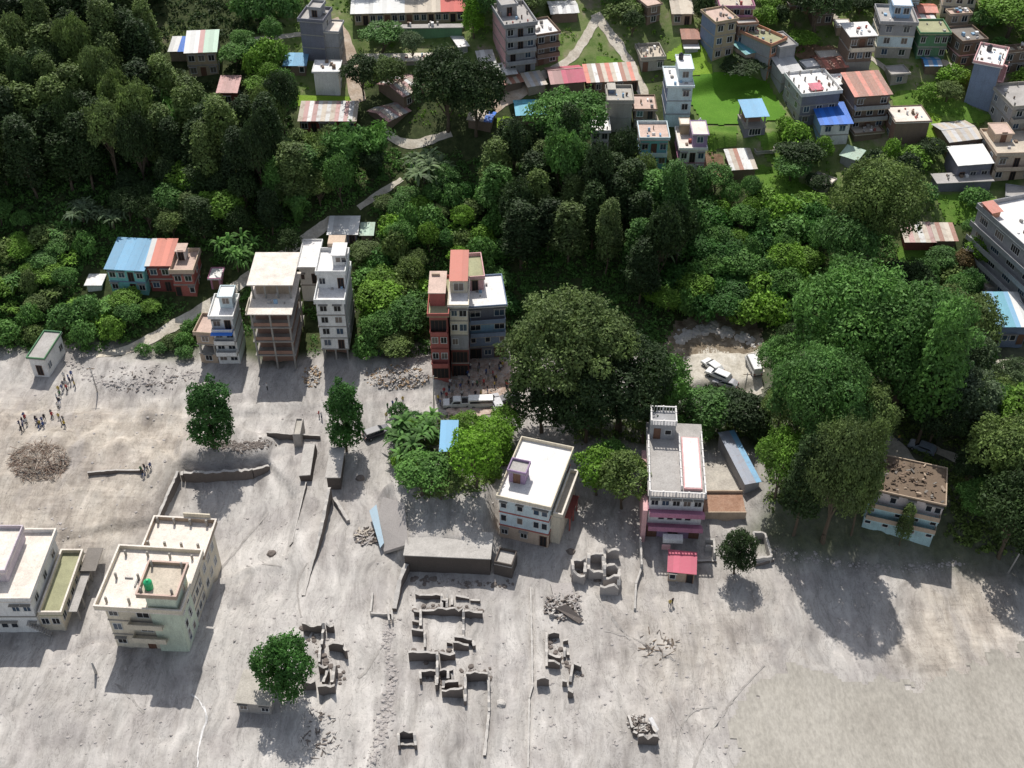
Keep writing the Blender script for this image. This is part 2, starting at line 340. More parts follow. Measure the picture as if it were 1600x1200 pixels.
def drape_poly(name, pts, mat, lift=.07, kind='structure', step=.4, wobble=.5, world=False):
    q = pts if world else [P(x, y) for x, y in pts]
    pl = np.array([(p[0], p[1]) for p in q])
    x0, y0 = pl.min(0)-1; x1, y1 = pl.max(0)+1
    X, Y = np.meshgrid(np.arange(x0, x1, step), np.arange(y0, y1, step))
    d = pdist(X, Y, pl) + wobble*(vnoise(X, Y, .6, 77, 3)-.5)*2
    Z = np.array([[hz(a, b) for a, b in zip(rx, ry)] for rx, ry in zip(X, Y)]) + lift
    me_idx = np.arange(X.size).reshape(X.shape)
    c = (d[:-1, :-1]+d[1:, 1:]+d[:-1, 1:]+d[1:, :-1])/4 > 0
    f = np.stack([me_idx[:-1, :-1][c], me_idx[:-1, 1:][c], me_idx[1:, 1:][c], me_idx[1:, :-1][c]], -1)
    used, inv = np.unique(f, return_inverse=True)
    v = np.stack([X, Y, Z], -1).reshape(-1, 3)[used]
    return link(name, np_mesh(name, v, inv.reshape(-1, 4)), mat, kind=kind)
EXCL = []      # (x, y, r) kept clear of scattered plants
def resample(q, step=.7):
    out = [q[0]]
    for a, b in zip(q[:-1], q[1:]):
        n_ = max(1, int((b-a).length/step))
        for i in range(1, n_+1): out.append(a.lerp(b, i/n_))
    return out
def ribbon(name, pts, width, mat, lift=.09, kind='structure', excl=True, thick=0):
    q = []
    pp = [P(x, y) for x, y in pts]
    for p in pp: q.append(Vector((p.x, p.y, 0)))
    # smooth corner points
    for _ in range(2):
        r = [q[0]]
        for a, b in zip(q[:-1], q[1:]): r += [a.lerp(b, .25), a.lerp(b, .75)]
        q = r + [q[-1]]
    q = resample(q); vs = []; fs = []
    for i, p in enumerate(q):
        t = (q[min(i+1, len(q)-1)] - q[max(i-1, 0)]).normalized(); nn = Vector((-t.y, t.x, 0))
        wd = width*(1+.35*(noise.noise(p*.25))); ncs = 5
        for k in range(ncs):
            s = (k/(ncs-1)-.5)*wd + (.25*noise.noise(p*.9+Vector((k, 0, 5))) if k in (0, ncs-1) else 0)
            c = p + nn*s; vs.append((c.x, c.y, hz(c.x, c.y)+lift))
        if i: 
            for k in range(ncs-1):
                a = (i-1)*ncs+k; fs.append((a, a+1, a+ncs+1, a+ncs))
        if excl: EXCL.append((p.x, p.y, width/2+1.0))
    return link(name, np_mesh(name, np.array(vs), np.array(fs)), mat, kind=kind)

def groundmat(name, c1, c2, c3, s1=.4, s2=3.0, rough=.9, bump=.15, spec=.15, aniso=None):
    m, n, l, b, o = newmat(name); g = n.new('ShaderNodeNewGeometry'); pos = g.outputs['Position']
    if aniso:
        mp = n.new('ShaderNodeMapping'); mp.inputs['Scale'].default_value = aniso; l.new(pos, mp.inputs[0]); pos = mp.outputs[0]
    a = noi(n, l, pos, s1, 5, .6); f = noi(n, l, pos, s2, 5, .7)
    r = ramp(n, l, a.outputs[0], [(.3, c1), (.5, c2), (.7, c3)]); q = ramp(n, l, f.outputs[0], [(.3, .75), (.65, 1.1)])
    l.new(mixc(n, l, 1.0, r.outputs[0], q.outputs[0], 'MULTIPLY'), b.inputs['Base Color'])
    b.inputs['Roughness'].default_value = rough; b.inputs['Specular IOR Level'].default_value = spec
    bp = n.new('ShaderNodeBump'); bp.inputs['Distance'].default_value = bump; bp.inputs['Strength'].default_value = .6
    l.new(f.outputs[0], bp.inputs['Height']); l.new(bp.outputs[0], b.inputs['Normal']); return m
M_PATH = groundmat('dirt_path', (.42, .37, .30), (.53, .48, .40), (.62, .58, .50), .5, 2.5)
M_DIRTROAD = groundmat('dirt_road', (.40, .30, .22), (.50, .40, .31), (.58, .50, .42), .4, 2.5)
M_PADDY = groundmat('paddy_green', (.075, .185, .016), (.09, .215, .018), (.11, .24, .024), .18, 4.0, .8, .1)
M_GRASS = groundmat('grass_green', (.07, .15, .02), (.11, .21, .03), (.16, .25, .05), .3, 3.0, .85, .2)
M_YELLOW = groundmat('crop_yellow_green', (.13, .23, .02), (.19, .32, .03), (.24, .36, .05), .3, 3.0, .85, .2)
M_ROAD = groundmat('dusty_road', (.36, .33, .27), (.48, .445, .38), (.56, .53, .47), .5, 2.5)
M_WET = groundmat('wet_silt', (.42, .41, .40), (.52, .51, .50), (.58, .57, .56), .6, 3, .5, .05, .4)
M_RIVER = groundmat('muddy_water', (.275, .255, .22), (.31, .29, .252), (.35, .328, .288), .10, 1.6, .62, .10, .25, (1.3, .6, 1))
M_BRICKYARD = groundmat('brick_paving', (.26, .15, .10), (.33, .20, .14), (.37, .25, .18), .8, 4)
M_GREYYARD = groundmat('concrete_yard', (.36, .33, .29), (.44, .41, .36), (.5, .46, .4), .5, 3)
M_PINKRUB = groundmat('broken_brick', (.32, .22, .17), (.46, .36, .30), (.55, .46, .40), .9, 3.5, .9, .3)
M_BROWNYARD = groundmat('bare_earth', (.16, .10, .06), (.22, .14, .09), (.28, .19, .12), .6, 3)

drape_poly('muddy_water', [(1200, 1050), (1155, 1110), (1125, 1260), (1760, 1260), (1760, 990), (1590, 1005), (1520, 1045), (1440, 1072), (1370, 1060), (1300, 1062), (1250, 1040)], M_RIVER, .10, step=.45, wobble=3.5)
drape_poly('paddy_field', [(1076, 122), (1172, 118), (1198, 122), (1228, 178), (1218, 188), (1155, 196), (1100, 196), (1077, 160)], M_PADDY, .25, wobble=.2)
drape_poly('paddy_field', [(1100, 199), (1152, 198), (1150, 232), (1108, 236)], M_GRASS, .2, wobble=.4)
drape_poly('crop_field', [(1080, 60), (1108, 84), (1112, 118), (1078, 118), (1040, 84)], M_YELLOW, .15, wobble=.8)
drape_poly('crop_field', [(1388, 150), (1420, 140), (1500, 160), (1555, 182), (1530, 195), (1465, 192), (1400, 178)], M_GRASS, .15, wobble=.8)
drape_poly('crop_field', [(1446, 176), (1470, 182), (1476, 215), (1462, 232), (1446, 225)], M_YELLOW, .22, wobble=.5)
drape_poly('crop_field', [(1150, 262), (1210, 258), (1262, 290), (1290, 318), (1240, 322), (1190, 300)], M_GRASS, .15, wobble=1.0)
drape_poly('crop_field', [(1180, 212), (1225, 205), (1262, 232), (1240, 268), (1205, 262)], M_GRASS, .18, wobble=1.0)
drape_poly('crop_field', [(1455, 305), (1545, 308), (1580, 318), (1578, 350), (1480, 350)], M_GRASS, .18, wobble=1.0)
drape_poly('crop_field', [(1400, 385), (1470, 385), (1472, 408), (1402, 408)], M_GRASS, .18, wobble=.6)
drape_poly('lawn', [(463, 150), (545, 152), (552, 166), (466, 168)], M_YELLOW, .15, wobble=.4)
drape_poly('lawn', [(930, 88), (970, 92), (990, 108), (935, 108)], M_GRASS, .15, wobble=.6)
drape_poly('vegetable_plot', [(775, 185), (800, 180), (806, 215), (782, 225)], M_YELLOW, .2, wobble=.4)
drape_poly('bare_earth_yard', [(1103, 240), (1133, 243), (1128, 276), (1100, 276)], M_BROWNYARD, .18, wobble=.4)
drape_poly('bare_earth_yard', [(1242, 70), (1300, 72), (1330, 92), (1262, 96), (1240, 88)], M_BROWNYARD, .18, wobble=.6)
drape_poly('road', [(1068, 560), (1110, 545), (1195, 548), (1192, 616), (1080, 616), (1066, 590)], M_ROAD, .10, wobble=.8)
drape_poly('rubble_slope', [(1050, 505), (1110, 470), (1180, 480), (1200, 552), (1120, 550), (1062, 562), (1030, 548)], groundmat('stony_slope', (.10, .075, .05), (.22, .18, .13), (.36, .31, .25), .5, 2.5, .9, .3), .10, wobble=1.5)
drape_poly('concrete_yard', [(1098, 722), (1160, 720), (1162, 764), (1100, 768)], M_GREYYARD, .12, wobble=.2)
drape_poly('broken_brick_ground', [(722, 562), (792, 560), (806, 612), (800, 650), (700, 655), (690, 625), (714, 600)], M_PINKRUB, .12, wobble=1.0)
ribbon('path', [(150, 556), (196, 550), (250, 522), (300, 494), (350, 462), (400, 425), (440, 402), (480, 372), (520, 345)], 2.3, M_PATH)
ribbon('path', [(560, 325), (595, 302), (628, 280)], 1.4, M_PATH)
ribbon('path', [(592, 198), (612, 216), (640, 228), (670, 220), (705, 208)], 2.0, M_PATH)
ribbon('dirt_road', [(520, 30), (540, 62), (548, 100), (552, 132), (562, 160)], 2.8, M_DIRTROAD)
ribbon('path', [(392, 62), (430, 60), (470, 54)], 1.2, M_PATH)
ribbon('path', [(930, 22), (952, 52), (980, 92), (1000, 130), (1010, 165), (1025, 195)], 2.2, M_PATH)
ribbon('path', [(934, 26), (915, 60), (895, 90), (870, 108), (848, 118)], 2.0, M_PATH)
ribbon('path', [(848, 118), (820, 140), (785, 160), (770, 170)], 2.4, M_DIRTROAD)
ribbon('path', [(1360, 90), (1380, 104), (1396, 120)], 1.4, M_PATH)
ribbon('path', [(1290, 8), (1310, 36), (1330, 50)], 1.5, M_PATH)
ribbon('path', [(1470, 96), (1490, 106), (1506, 114)], 1.4, M_PATH)
ribbon('road', [(1330, 640), (1365, 670), (1400, 705), (1420, 730)], 3.4, M_ROAD, .16)
ribbon('road', [(1455, 700), (1490, 715), (1530, 732)], 1.8, M_ROAD, .14)
ribbon('road', [(1542, 570), (1575, 570), (1640, 568)], 2.4, M_ROAD, .14)
ribbon('water_trickle', [(300, 1084), (318, 1102), (325, 1125), (312, 1155), (308, 1200)], .22, M_WET, .06)
M_CHAN = groundmat('damp_silt', (.24, .22, .20), (.30, .28, .26), (.36, .34, .31), .6, 3, .7, .05, .3)
for q_ in [[(1050, 1230), (1060, 1160), (1068, 1125), (1085, 1108), (1120, 1106)], [(1075, 1230), (1095, 1165), (1125, 1120), (1160, 1075), (1195, 1040)], [(930, 925), (955, 965), (985, 1000)], [(1066, 1140), (1052, 1110), (1045, 1095)],
           [(180, 1068), (205, 1090), (225, 1115)], [(470, 965), (462, 910), (480, 880)], [(385, 884), (440, 886)], [(945, 985), (1000, 1000), (1055, 1032)], [(300, 935), (360, 870), (420, 800)], [(598, 1010), (575, 1045), (560, 1060)]]:
    ribbon('runoff_channel', q_, .3, M_CHAN, .05, excl=False)

# ------------------------------------------------------------------ solid builders
BF = np.array([(0, 3, 2, 1), (4, 5, 6, 7), (0, 1, 5, 4), (1, 2, 6, 5), (2, 3, 7, 6), (3, 0, 4, 7)])
def box_mesh(name, bl):
    v = []; f = []
    for k, b in enumerate(bl):
        x0, y0, z0, x1, y1, z1 = b[:6]
        v += [(x0, y0, z0), (x1, y0, z0), (x1, y1, z0), (x0, y1, z0), (x0, y0, z1), (x1, y0, z1), (x1, y1, z1), (x0, y1, z1)]
        f.append(BF + 8*k)
    return np_mesh(name, np.array(v, float), np.concatenate(f), smooth=False)
def part(name, bl, mat, parent, label=None, loc=None, rz=None):
    o = link(name, box_mesh(name, bl), mat, parent)
    if loc is not None: o.location = loc
    if rz is not None: o.rotation_euler[2] = rz
    if label: o['label'] = label
    return o
def pyf(name, v, f):
    me = bpy.data.meshes.new(name); me.from_pydata(v, [], f); me.update(); return me
def empty(name, loc, rz=0, rx=0, ry=0):
    o = bpy.data.objects.new(name, None); COL.objects.link(o); o.location = loc; o.rotation_euler = (rx, ry, rz); o.empty_display_size = .5; return o
def lathe(name, prof, n=10, smooth=True):
    v = []; f = []
    for r, z in prof:
        for k in range(n): v.append((r*math.cos(2*PI*k/n), r*math.sin(2*PI*k/n), z))
    for i in range(len(prof)-1):
        for k in range(n):
            a = i*n+k; b = i*n+(k+1) % n; f.append((a, b, b+n, a+n))
    f.append(tuple(range(n))[::-1]); f.append(tuple(range((len(prof)-1)*n, len(prof)*n)))
    me = pyf(name, v, f)
    if smooth: me.polygons.foreach_set('use_smooth', [True]*len(me.polygons))
    return me
_win = {}
def window(parent, w, h, loc, rz, frame=FRAME_W, kind='window', shade=False, grille=False, lab=None):
    pv = random.randrange(5)
    key = (round(w, 2), round(h, 2), kind, frame.name, shade, pv)
    if key not in _win:
        t = .09; pr = .07
        fr = [(-w/2-t, -pr, -t, -w/2, .0, h+t), (w/2, -pr, -t, w/2+t, .0, h+t), (-w/2, -pr, h, w/2, .0, h+t), (-w/2, -pr, -t, w/2, .0, 0)]
        if w > .9: fr += [(-.03, -pr+.015, 0, .03, 0, h)]
        if w > 2: fr += [(-w/4-.03, -pr+.015, 0, -w/4+.03, 0, h), (w/4-.03, -pr+.015, 0, w/4+.03, 0, h)]
        a = box_mesh(kind, fr); a.materials.append(frame)
        b = box_mesh('pane', [(-w/2+.004, -.02, .004, w/2-.004, -.004, h-.004)]); b.materials.append([GLASS, GLASS, simple('curtained_glass', (.16, .13, .11), .3), simple('blue_glass', (.05, .08, .12), .1), DARK][pv] if kind == 'window' else (DARK if pv < 3 else simple('door_wood', (.16, .08, .05), .6)))
        c = box_mesh('sunshade', [(-w/2-.25, -.5, h+.16, w/2+.25, -.003, h+.24)]); c.materials.append(CONC)
        _win[key] = (a, b, c)
    a, b, c = _win[key]
    o = link(kind, a, None, parent); o.location = loc; o.rotation_euler[2] = rz
    if lab: o['label'] = lab
    p = link('pane' if kind == 'window' else 'door_leaf', b, None, o)
    if shade: link('sunshade', c, None, o)
    return o
def cells(parent, pat, x0, x1, z, fh, y, rz, base, frame, shade):
    """pattern letters along one wall; base = function(local along) -> location"""
    if not pat: return
    n_ = len(pat); cw = (x1-x0)/n_
    for i, ch in enumerate(pat):
        c = x0+(i+.5)*cw
        if ch == 'w': window(parent, min(1.15, cw*.62), 1.25, base(c, z+.95), rz, frame, shade=shade)
        elif ch == 's': window(parent, .6, .7, base(c, z+1.5), rz, frame)
        elif ch == 'W': window(parent, min(2.3, cw*.8), 1.4, base(c, z+.85), rz, frame, shade=shade)
        elif ch == 'd': window(parent, min(.95, cw*.7), 2.05, base(c, z+.1), rz, FRAME_B, 'door')
        elif ch == 'D': window(parent, min(2.6, cw*.86), 2.3, base(c, z+.1), rz, FRAME_B, 'door')

WALLS = {'white': (.78, .78, .76), 'cream': (.70, .63, .50), 'paleblue': (.62, .73, .76), 'grey': (.36, .36, .37), 'dgrey': (.20, .20, .24),
 'bluegrey': (.20, .26, .37), 'concrete': (.36, .34, .30), 'brick': (.33, .20, .15), 'brown': (.22, .16, .12), 'pink': (.70, .42, .42), 'magenta': (.48, .22, .32),
 'orange': (.58, .28, .18), 'red': (.42, .13, .11), 'dred': (.25, .07, .06), 'teal': (.22, .55, .52), 'palegreen': (.60, .67, .54), 'ochre': (.45, .36, .24),
 'green': (.12, .26, .14), 'peach': (.60, .47, .36), 'tan': (.46, .36, .27), 'purple': (.36, .26, .40), 'lightblue': (.30, .46, .62), 'mud': (.42, .39, .36), 'shademud': (.115, .097, .086), 'lilac': (.60, .53, .57), 'turqpale': (.42, .60, .62), 'pinkwhite': (.70, .62, .60)}
def wm(k): return plaster('wall_'+k, WALLS[k], .42)
ROOFP = {'white': (.84, .82, .80), 'cream': (.78, .71, .63), 'grey': (.42, .40, .38), 'concrete': (.46, .43, .38), 'dark': (.22, .2, .18), 'tan': (.56, .49, .40), 'pinkish': (.6, .45, .38), 'moss': (.36, .36, .22), 'mud': (.47, .445, .415), 'debris': (.17, .125, .09)}
def rm(k): return plaster('roof_'+k, ROOFP[k], .5 if k in ('white', 'cream') else .5)
TINS = {'blue': (.06, .24, .50), 'skyblue': (.16, .38, .58), 'brightblue': (.02, .16, .62), 'red': (.55, .10, .08), 'coral': (.62, .20, .14), 'pinkred': (.55, .10, .16), 'white': (.72, .72, .70), 'rust': (.34, .14, .09),
        'palered': (.52, .30, .28), 'green': (.45, .60, .48), 'greyblue': (.34, .38, .46), 'teal': (.10, .42, .42), 'silver': (.52, .52, .52), 'beige': (.54, .47, .38), 'turq': (.12, .42, .55)}
def tm(k, rust=.3): return tin('tin_%s_%d' % (k, int(rust*10)), TINS[k], rust)

def slab_roof(parent, x0, y0, x1, y1, z, th, mat, name='roof'):
    return part(name, [(x0, y0, z, x1, y1, z+th)], mat, parent)
def parapet(parent, x0, y0, x1, y1, z, h, mat, th=.16, name='parapet', cap=None):
    o = part(name, [(x0, y0, z, x1, y0+th, z+h), (x0, y1-th, z, x1, y1, z+h), (x0, y0+th, z, x0+th, y1-th, z+h), (x1-th, y0+th, z, x1, y1-th, z+h)], mat, parent)
    if cap is not None:
        e = .05
        part('coping', [(x0-e, y0-e, z+h, x1+e, y0+th+e, z+h+.07), (x0-e, y1-th-e, z+h, x1+e, y1+e, z+h+.07), (x0-e, y0+th+e, z+h, x0+th+e, y1-th-e, z+h+.07), (x1-th-e, y0+th+e, z+h, x1+e, y1-th-e, z+h+.07)], cap, o)
    return o
def tin_roof(parent, x0, y0, x1, y1, z, rise, mats, style='gable', sw=.95, posts=False, rows=1, frac=None, th=.05, mess=0):
    """separate corrugated sheets. gable: ridge along x. shed: high at back. hip-less."""
    n_ = max(1, round((x1-x0)/sw)); w_ = (x1-x0)/n_; ym = (y0+y1)/2
    for i in range(n_):
        xa = x0+i*w_; xb = xa+w_+.04
        mat = mats[i % len(mats)] if frac is None else mats[sum(1 for q in frac if (i+.5)/n_ > q)]
        spans = [(y0, z, ym, z+rise), (y1, z, ym, z+rise)] if style == 'gable' else [(y0, z, y1, z+rise)]
        for (ya, za, yb, zb) in spans:
            for r in range(rows):
                t0, t1 = r/rows, (r+1)/rows+(.04 if r < rows-1 else 0)
                p0 = (ya+(yb-ya)*t0, za+(zb-za)*t0 + .03*(rows-r)); p1 = (ya+(yb-ya)*t1, za+(zb-za)*t1+.03*(rows-r))
                dz = .015*(i % 2)+random.uniform(-.01, .01)+random.uniform(-mess, mess)*.12; sk = random.uniform(-mess, mess)*.15
                v = [(xa+sk, p0[0], p0[1]+dz), (xb+sk, p0[0], p0[1]+dz+.01), (xb-sk, p1[0], p1[1]+dz+.01), (xa-sk, p1[0], p1[1]+dz)]
                v += [(a, b, c+th) for a, b, c in v]
                f = [tuple(q) for q in BF]
                if style == 'gable' and ya > yb: f = [q[::-1] for q in f]
                o = link('roof_sheet', pyf('roof_sheet', v, f), mat, parent)
    if style == 'gable':
        part('ridge_cap', [(x0, ym-.18, z+rise+.02, x1, ym+.18, z+rise+.11)], mats[0], parent)
HOUSES = {}
def project(p):
    x, y, z = p; dz = z-CAM_H; zc = y*CP - dz*SP
    return 800+FPX*x/zc, 600-FPX*(y*SP+dz*CP)/zc
def house(name, label, L, R, top, back, fl=2, wall='white', side=None, roof='flat', roofc='concrete', trim=None, front='ww', right='ww', left=None,
          par=.8, tins=('white',), frac=None, rise=.7, over=.35, tower=None, balc=(), stubs=None, frame=None, shade=True, h=None, d=None, style='gable',
          rust=.3, band=True, cat='house', group=None, tilt=(0, 0), base=None, wallsf=None, open_floors=(), sink=0.0, tinrows=1, mess=0, parc=None, zoff=None, cap=None):
    A = P(*L); zb = A.z if base is None else base
    A = at(L[0], L[1], zb); B = at(R[0], R[1], zb)
    u = B-A; W = u.length; u.normalize(); v = Vector((-u.y, u.x, 0))
    k = (600-top)/FPX
    H = h if h else (CAM_H + A.y*(k*CP-SP)/(CP+k*SP)) - zb
    if roof == 'tin': H = max(1.5, H)
    if d is None:
        Yb = at(L[0], back, zb+H+(rise if (roof == 'tin' and style == 'shed') else 0)).y; d = max(2.0, (Yb-A.y)/max(v.y, .35))
    ctr = (A+B)/2 + v*d/2; rz = math.atan2(u.y, u.x)
    root = empty(name, (ctr.x, ctr.y, zb-sink), rz, math.radians(tilt[0]), math.radians(tilt[1]))
    tag(root, label, cat, group)
    wmat = wm(wall); smat = wm(side) if side else wmat; tmat = wm(trim) if trim else CONC
    fr = frame or FRAME_W
    fh = H/fl; x0, x1, y0, y1 = -W/2, W/2, -d/2, d/2
    for i in range(fl):
        z0 = i*fh if i else -4.0; z1 = (i+1)*fh
        c = wallsf[i] if wallsf else wall
        if i in open_floors:
            nx = max(2, round(W/3.2)+1)
            for a in range(nx):
                xa = x0+.15+(W-.6)*a/(nx-1)
                for yy in (y0+.05, y1-.35): part('column', [(xa, yy, z0, xa+.3, yy+.3, z1)], CONC, root)
            part('wall', [(x0+.5, y0+min(2.2, d*.4), z0, x1-.5, y1-.5, z1)], wm('brick') if c == wall else wm(c), root)
            continue
        o = part('wall', [(x0, y0, z0, x1, y1, z1)], wm(c), root)
        if side and not wallsf:
            o.data.materials.append(smat)
            for pi in (3, 5): o.data.polygons[pi].material_index = 1
        pf = front if isinstance(front, str) else front[min(i, len(front)-1)]
        pr = right if (isinstance(right, str) or right is None) else right[min(i, len(right)-1)]
        pL = left if (isinstance(left, str) or left is None) else left[min(i, len(left)-1)]
        zz = max(0, i*fh) + (fh-2.9)*.35
        if pf: cells(root, pf, x0, x1, zz, fh, y0, 0, lambda c_, z_: (c_, y0-.003, z_), fr, shade and i in (0, fl-1))
        if pr: cells(root, pr, y0, y1, zz, fh, x1, PI/2, lambda c_, z_: (x1+.003, c_, z_), fr, False)
        if pL: cells(root, pL, y0, y1, zz, fh, x0, -PI/2, lambda c_, z_: (x0-.003, -c_, z_), fr, False)
    for i in range(1, fl):
        if band:
            e = .09; part('floor_band', [(x0-e, y0-e, i*fh-.16, x1+e, y1+e, i*fh+.06)], tmat, root)
        if i in balc or (i, 'f') in balc:
            bw = 1.15; part('balcony', [(x0+.1, y0-bw, i*fh-.14, x1-.1, y0-.1, i*fh+.01)], tmat, root)
            part('railing', [(x0+.1, y0-bw, i*fh+.01, x1-.1, y0-bw+.09, i*fh+.85), (x0+.1, y0-bw+.09, i*fh+.01, x0+.2, y0-.1, i*fh+.85), (x1-.2, y0-bw+.09, i*fh+.01, x1-.1, y0-.1, i*fh+.85)], wm(parc) if parc else wmat, root)
        if (i, 'r') in balc:
            bw = 1.1; part('balcony', [(x1+.1, y0+.2, i*fh-.14, x1+bw, y1-.2, i*fh+.01)], tmat, root)
            part('railing', [(x1+bw-.1, y0+.2, i*fh+.01, x1+bw, y1-.2, i*fh+.8)], wm(parc) if parc else wmat, root)
    zt = H
    if roof == 'flat':
        slab_roof(root, x0-over, y0-over, x1+over, y1+over, H, .16, rm(roofc)); zt = H+.16
        if par: parapet(root, x0-over+.02, y0-over+.02, x1+over-.02, y1+over-.02, zt, par, wm(parc) if parc else wmat, cap=rm('cream') if cap else None)
    elif roof == 'tin':
        part('roof_deck', [(x0, y0, H, x1, y1, H+.05)], wmat, root)
        if style == 'shed':
            part('gable_wall', [(x0, y1-.2, H+.05, x1, y1, H+rise-.06)], wmat, root)
        tin_roof(root, x0-over, y0-over, x1+over, y1+over, H+.1, rise, [tm(t, rust) for t in tins], style, frac=frac, rows=tinrows, mess=mess)
        if style == 'gable':
            for sx in (x0, x1-.12):
                m_ = pyf('gable_wall', [(sx, y0, H+.05), (sx+.12, y0, H+.05), (sx, y1, H+.05), (sx+.12, y1, H+.05), (sx, 0, H+rise), (sx+.12, 0, H+rise)], [(0, 1, 5, 4), (2, 4, 5, 3), (0, 4, 2), (1, 3, 5)])
                link('gable_wall', m_, wmat, root)
    if stubs:
        nx, ny, hs = stubs
        for a in range(nx):
            for b in range(ny):
                xa = x0+.25+(W-.75)*a/max(1, nx-1); ya = y0+.25+(d-.75)*b/max(1, ny-1)
                part('column', [(xa, ya, zt, xa+.26, ya+.26, zt+hs*random.uniform(.8, 1.2))], CONC, root)
                
    if tower:
        for tw in (tower if isinstance(tower, list) else [tower]):
            a0, a1, b0, b1, th_ = tw[:5]; tc = tw[5] if len(tw) > 5 else wall; opt = tw[6] if len(tw) > 6 else {}
            X0, X1, Y0, Y1 = x0+W*a0, x0+W*a1, y0+d*b0, y0+d*b1
            t = part('stair_tower', [(X0, Y0, zt+.003, X1, Y1, zt+th_)], wm(tc), root)
            cells(t, opt.get('pat', 'd'), X0, X1, zt, 3, Y0, 0, lambda c_, z_: (c_, Y0-.003, z_), fr, False)
            if opt.get('tin'):
                tin_roof(t, X0-.3, Y0-.3, X1+.3, Y1+.3, zt+th_+.02, .35, [tm(opt['tin'], rust)], 'shed')
            else:
                slab_roof(t, X0-.25, Y0-.25, X1+.25, Y1+.25, zt+th_, .14, rm(opt.get('roofc', roofc)), 'tower_roof')
                if opt.get('par', .5): parapet(t, X0-.23, Y0-.23, X1+.23, Y1+.23, zt+th_+.14, opt.get('par', .5), wm(tc))
    info = dict(root=root, W=W, d=d, H=H, zt=zt, x0=x0, x1=x1, y0=y0, y1=y1, fh=fh)
    r = math.hypot(W, d)/2
    for a in np.linspace(x0, x1, max(2, int(W/2)+1)):
        for b in np.linspace(y0, y1, max(2, int(d/2)+1)):
            q = ctr + u*a + v*b; EXCL.append((q.x, q.y, 1.9))
    HOUSES[label] = info
    return info
def onroof(info, a, b, dz=0):
    """world point at fraction a across, b back on the flat roof"""
    r = info['root']; M = Matrix.Translation(r.location) @ r.rotation_euler.to_matrix().to_4x4()
    return M @ Vector((info['x0']+info['W']*a, info['y0']+info['d']*b, info['zt']+dz))
def tank(loc, col, label, h=1.5, r=.55, group=None):
    root = empty('water_tank', loc)
    c = simple('tank_'+col, {'black': (.03, .03, .035), 'green': (.02, .42, .16), 'blue': (.03, .16, .5), 'white': (.7, .7, .7)}[col], .4)
    link('tank_body', lathe('tank_body', [(r*.98, 0), (r, .1), (r, h*.4), (r*.96, h*.43), (r, h*.46), (r, h*.75), (r*.9, h*.86), (r*.4, h*.97), (r*.36, h)]), c, root)
    link('tank_lid', lathe('tank_lid', [(r*.33, h+.003), (r*.33, h+.09), (r*.2, h+.12)]), c, root)
    tag(root, label, 'water tank', group); return root

# ------------------------------------------------------------------ the big buildings in the mud
H1 = house('villa', 'white villa in the lower left corner with a lilac-rimmed upper terrace', (-70, 988), (66, 988), 868, 832, 2, 'white', front=['w.ww.ww.w', 'w.wdw.ww'], right=['wwww', 'www'],
           roofc='cream', par=.75, over=.5, h=7.3, d=12.0, cap=True, tower=[(.0, .70, .26, .93, 1.9, 'lilac', {'pat': 'w.w', 'par': .7, 'roofc': 'cream'})], cat='villa')
r = H1['root']; x1, y0, y1 = H1['x1'], H1['y0'], H1['y1']
part('wall', [(x1+.004, y0+.4, -4, x1+3.3, y1-.8, 3.7)], wm('cream'), r, 'lower side wing wall')
slab_roof(r, x1+.51, y0+.0, x1+3.8, y1-.3, 3.7, .16, rm('moss')); parapet(r, x1+.53, y0+.02, x1+3.78, y1-.32, 3.86, .7, wm('cream'), cap=rm('cream'))
for k in range(2): window(r, 1.0, 1.2, (x1+.9+k*1.5, y0+.397, 1.5), 0)
for k in range(5): window(r, 1.1, 1.3, (x1+3.303, y0+1.5+k*2.1, 1.5), PI/2)
part('canopy', [(x1+3.81, y0+1.5, 2.7, x1+5.2, y1-2.4, 2.82)], rm('grey'), r)
part('canopy', [(x1+3.9, y1-3.5, 3.3, x1+6.2, y1+1.0, 3.42)], rm('dark'), r)
for k in range(4): part('column', [(x1+4.9, y0+2.0+k*2.3, -2, x1+5.1, y0+2.2+k*2.3, 2.7)], CONC, r)
part('staircase', [(x1-1.3+.28*k, y0-.9, 2.6-.26*k, x1-1.02+.28*k, y0-.02, 2.78-.26*k) for k in range(10)], rm('grey'), r)
part('annex_room', [(x1-9.0, y1-.004+.01, -3, x1-1.0, y1+1.3, 6.0)], wm('grey'), r)

H2 = house('apartment_house', 'large cream apartment house with pale green corner tower and green roof tank', (184, 1010), (296, 1017), 958, 905, 3, 'cream', side='cream',
           front=['w.dd.', 'w.WW.', 'w.WW.'], right=['ww.www', 'ww.www', 'ww.www'], roofc='cream', par=.75, over=.95, h=9.2, d=9.2, cap=True, stubs=(4, 3, 1.1), cat='apartment house')
r = H2['root']; x0, x1, y0, y1, W, d = [H2[k] for k in ('x0', 'x1', 'y0', 'y1', 'W', 'd')]
part('corner_tower', [(x1-3.9, y0-.35, -4, x1+.15, y0+4.6, 12.2)], wm('palegreen'), r, 'pale green corner tower')
for k in range(4): window(r, .7, 1.2, (x1+.153, y0+1.2+(k % 2)*1.7, 2.2+2.5*(k//1)), PI/2)
for k in range(3):
    for q in range(2): window(r, .8, 1.3, (x1+.153, y0+1.2+q*1.9, 1.2+2.9*k), PI/2)
slab_roof(r, x1-4.9, y0-.8, x1+.7, y0+5.2, 12.2, .16, rm('tan')); parapet(r, x1-4.88, y0-.78, x1+.68, y0+5.18, 12.36, .6, wm('tan'), cap=rm('pinkish'))
for a in (x1-4.4, x1-.2):
    for b in (y0-.3, y0+4.4): part('column', [(a, b, 12.36, a+.26, b+.26, 13.7)], CONC, r)
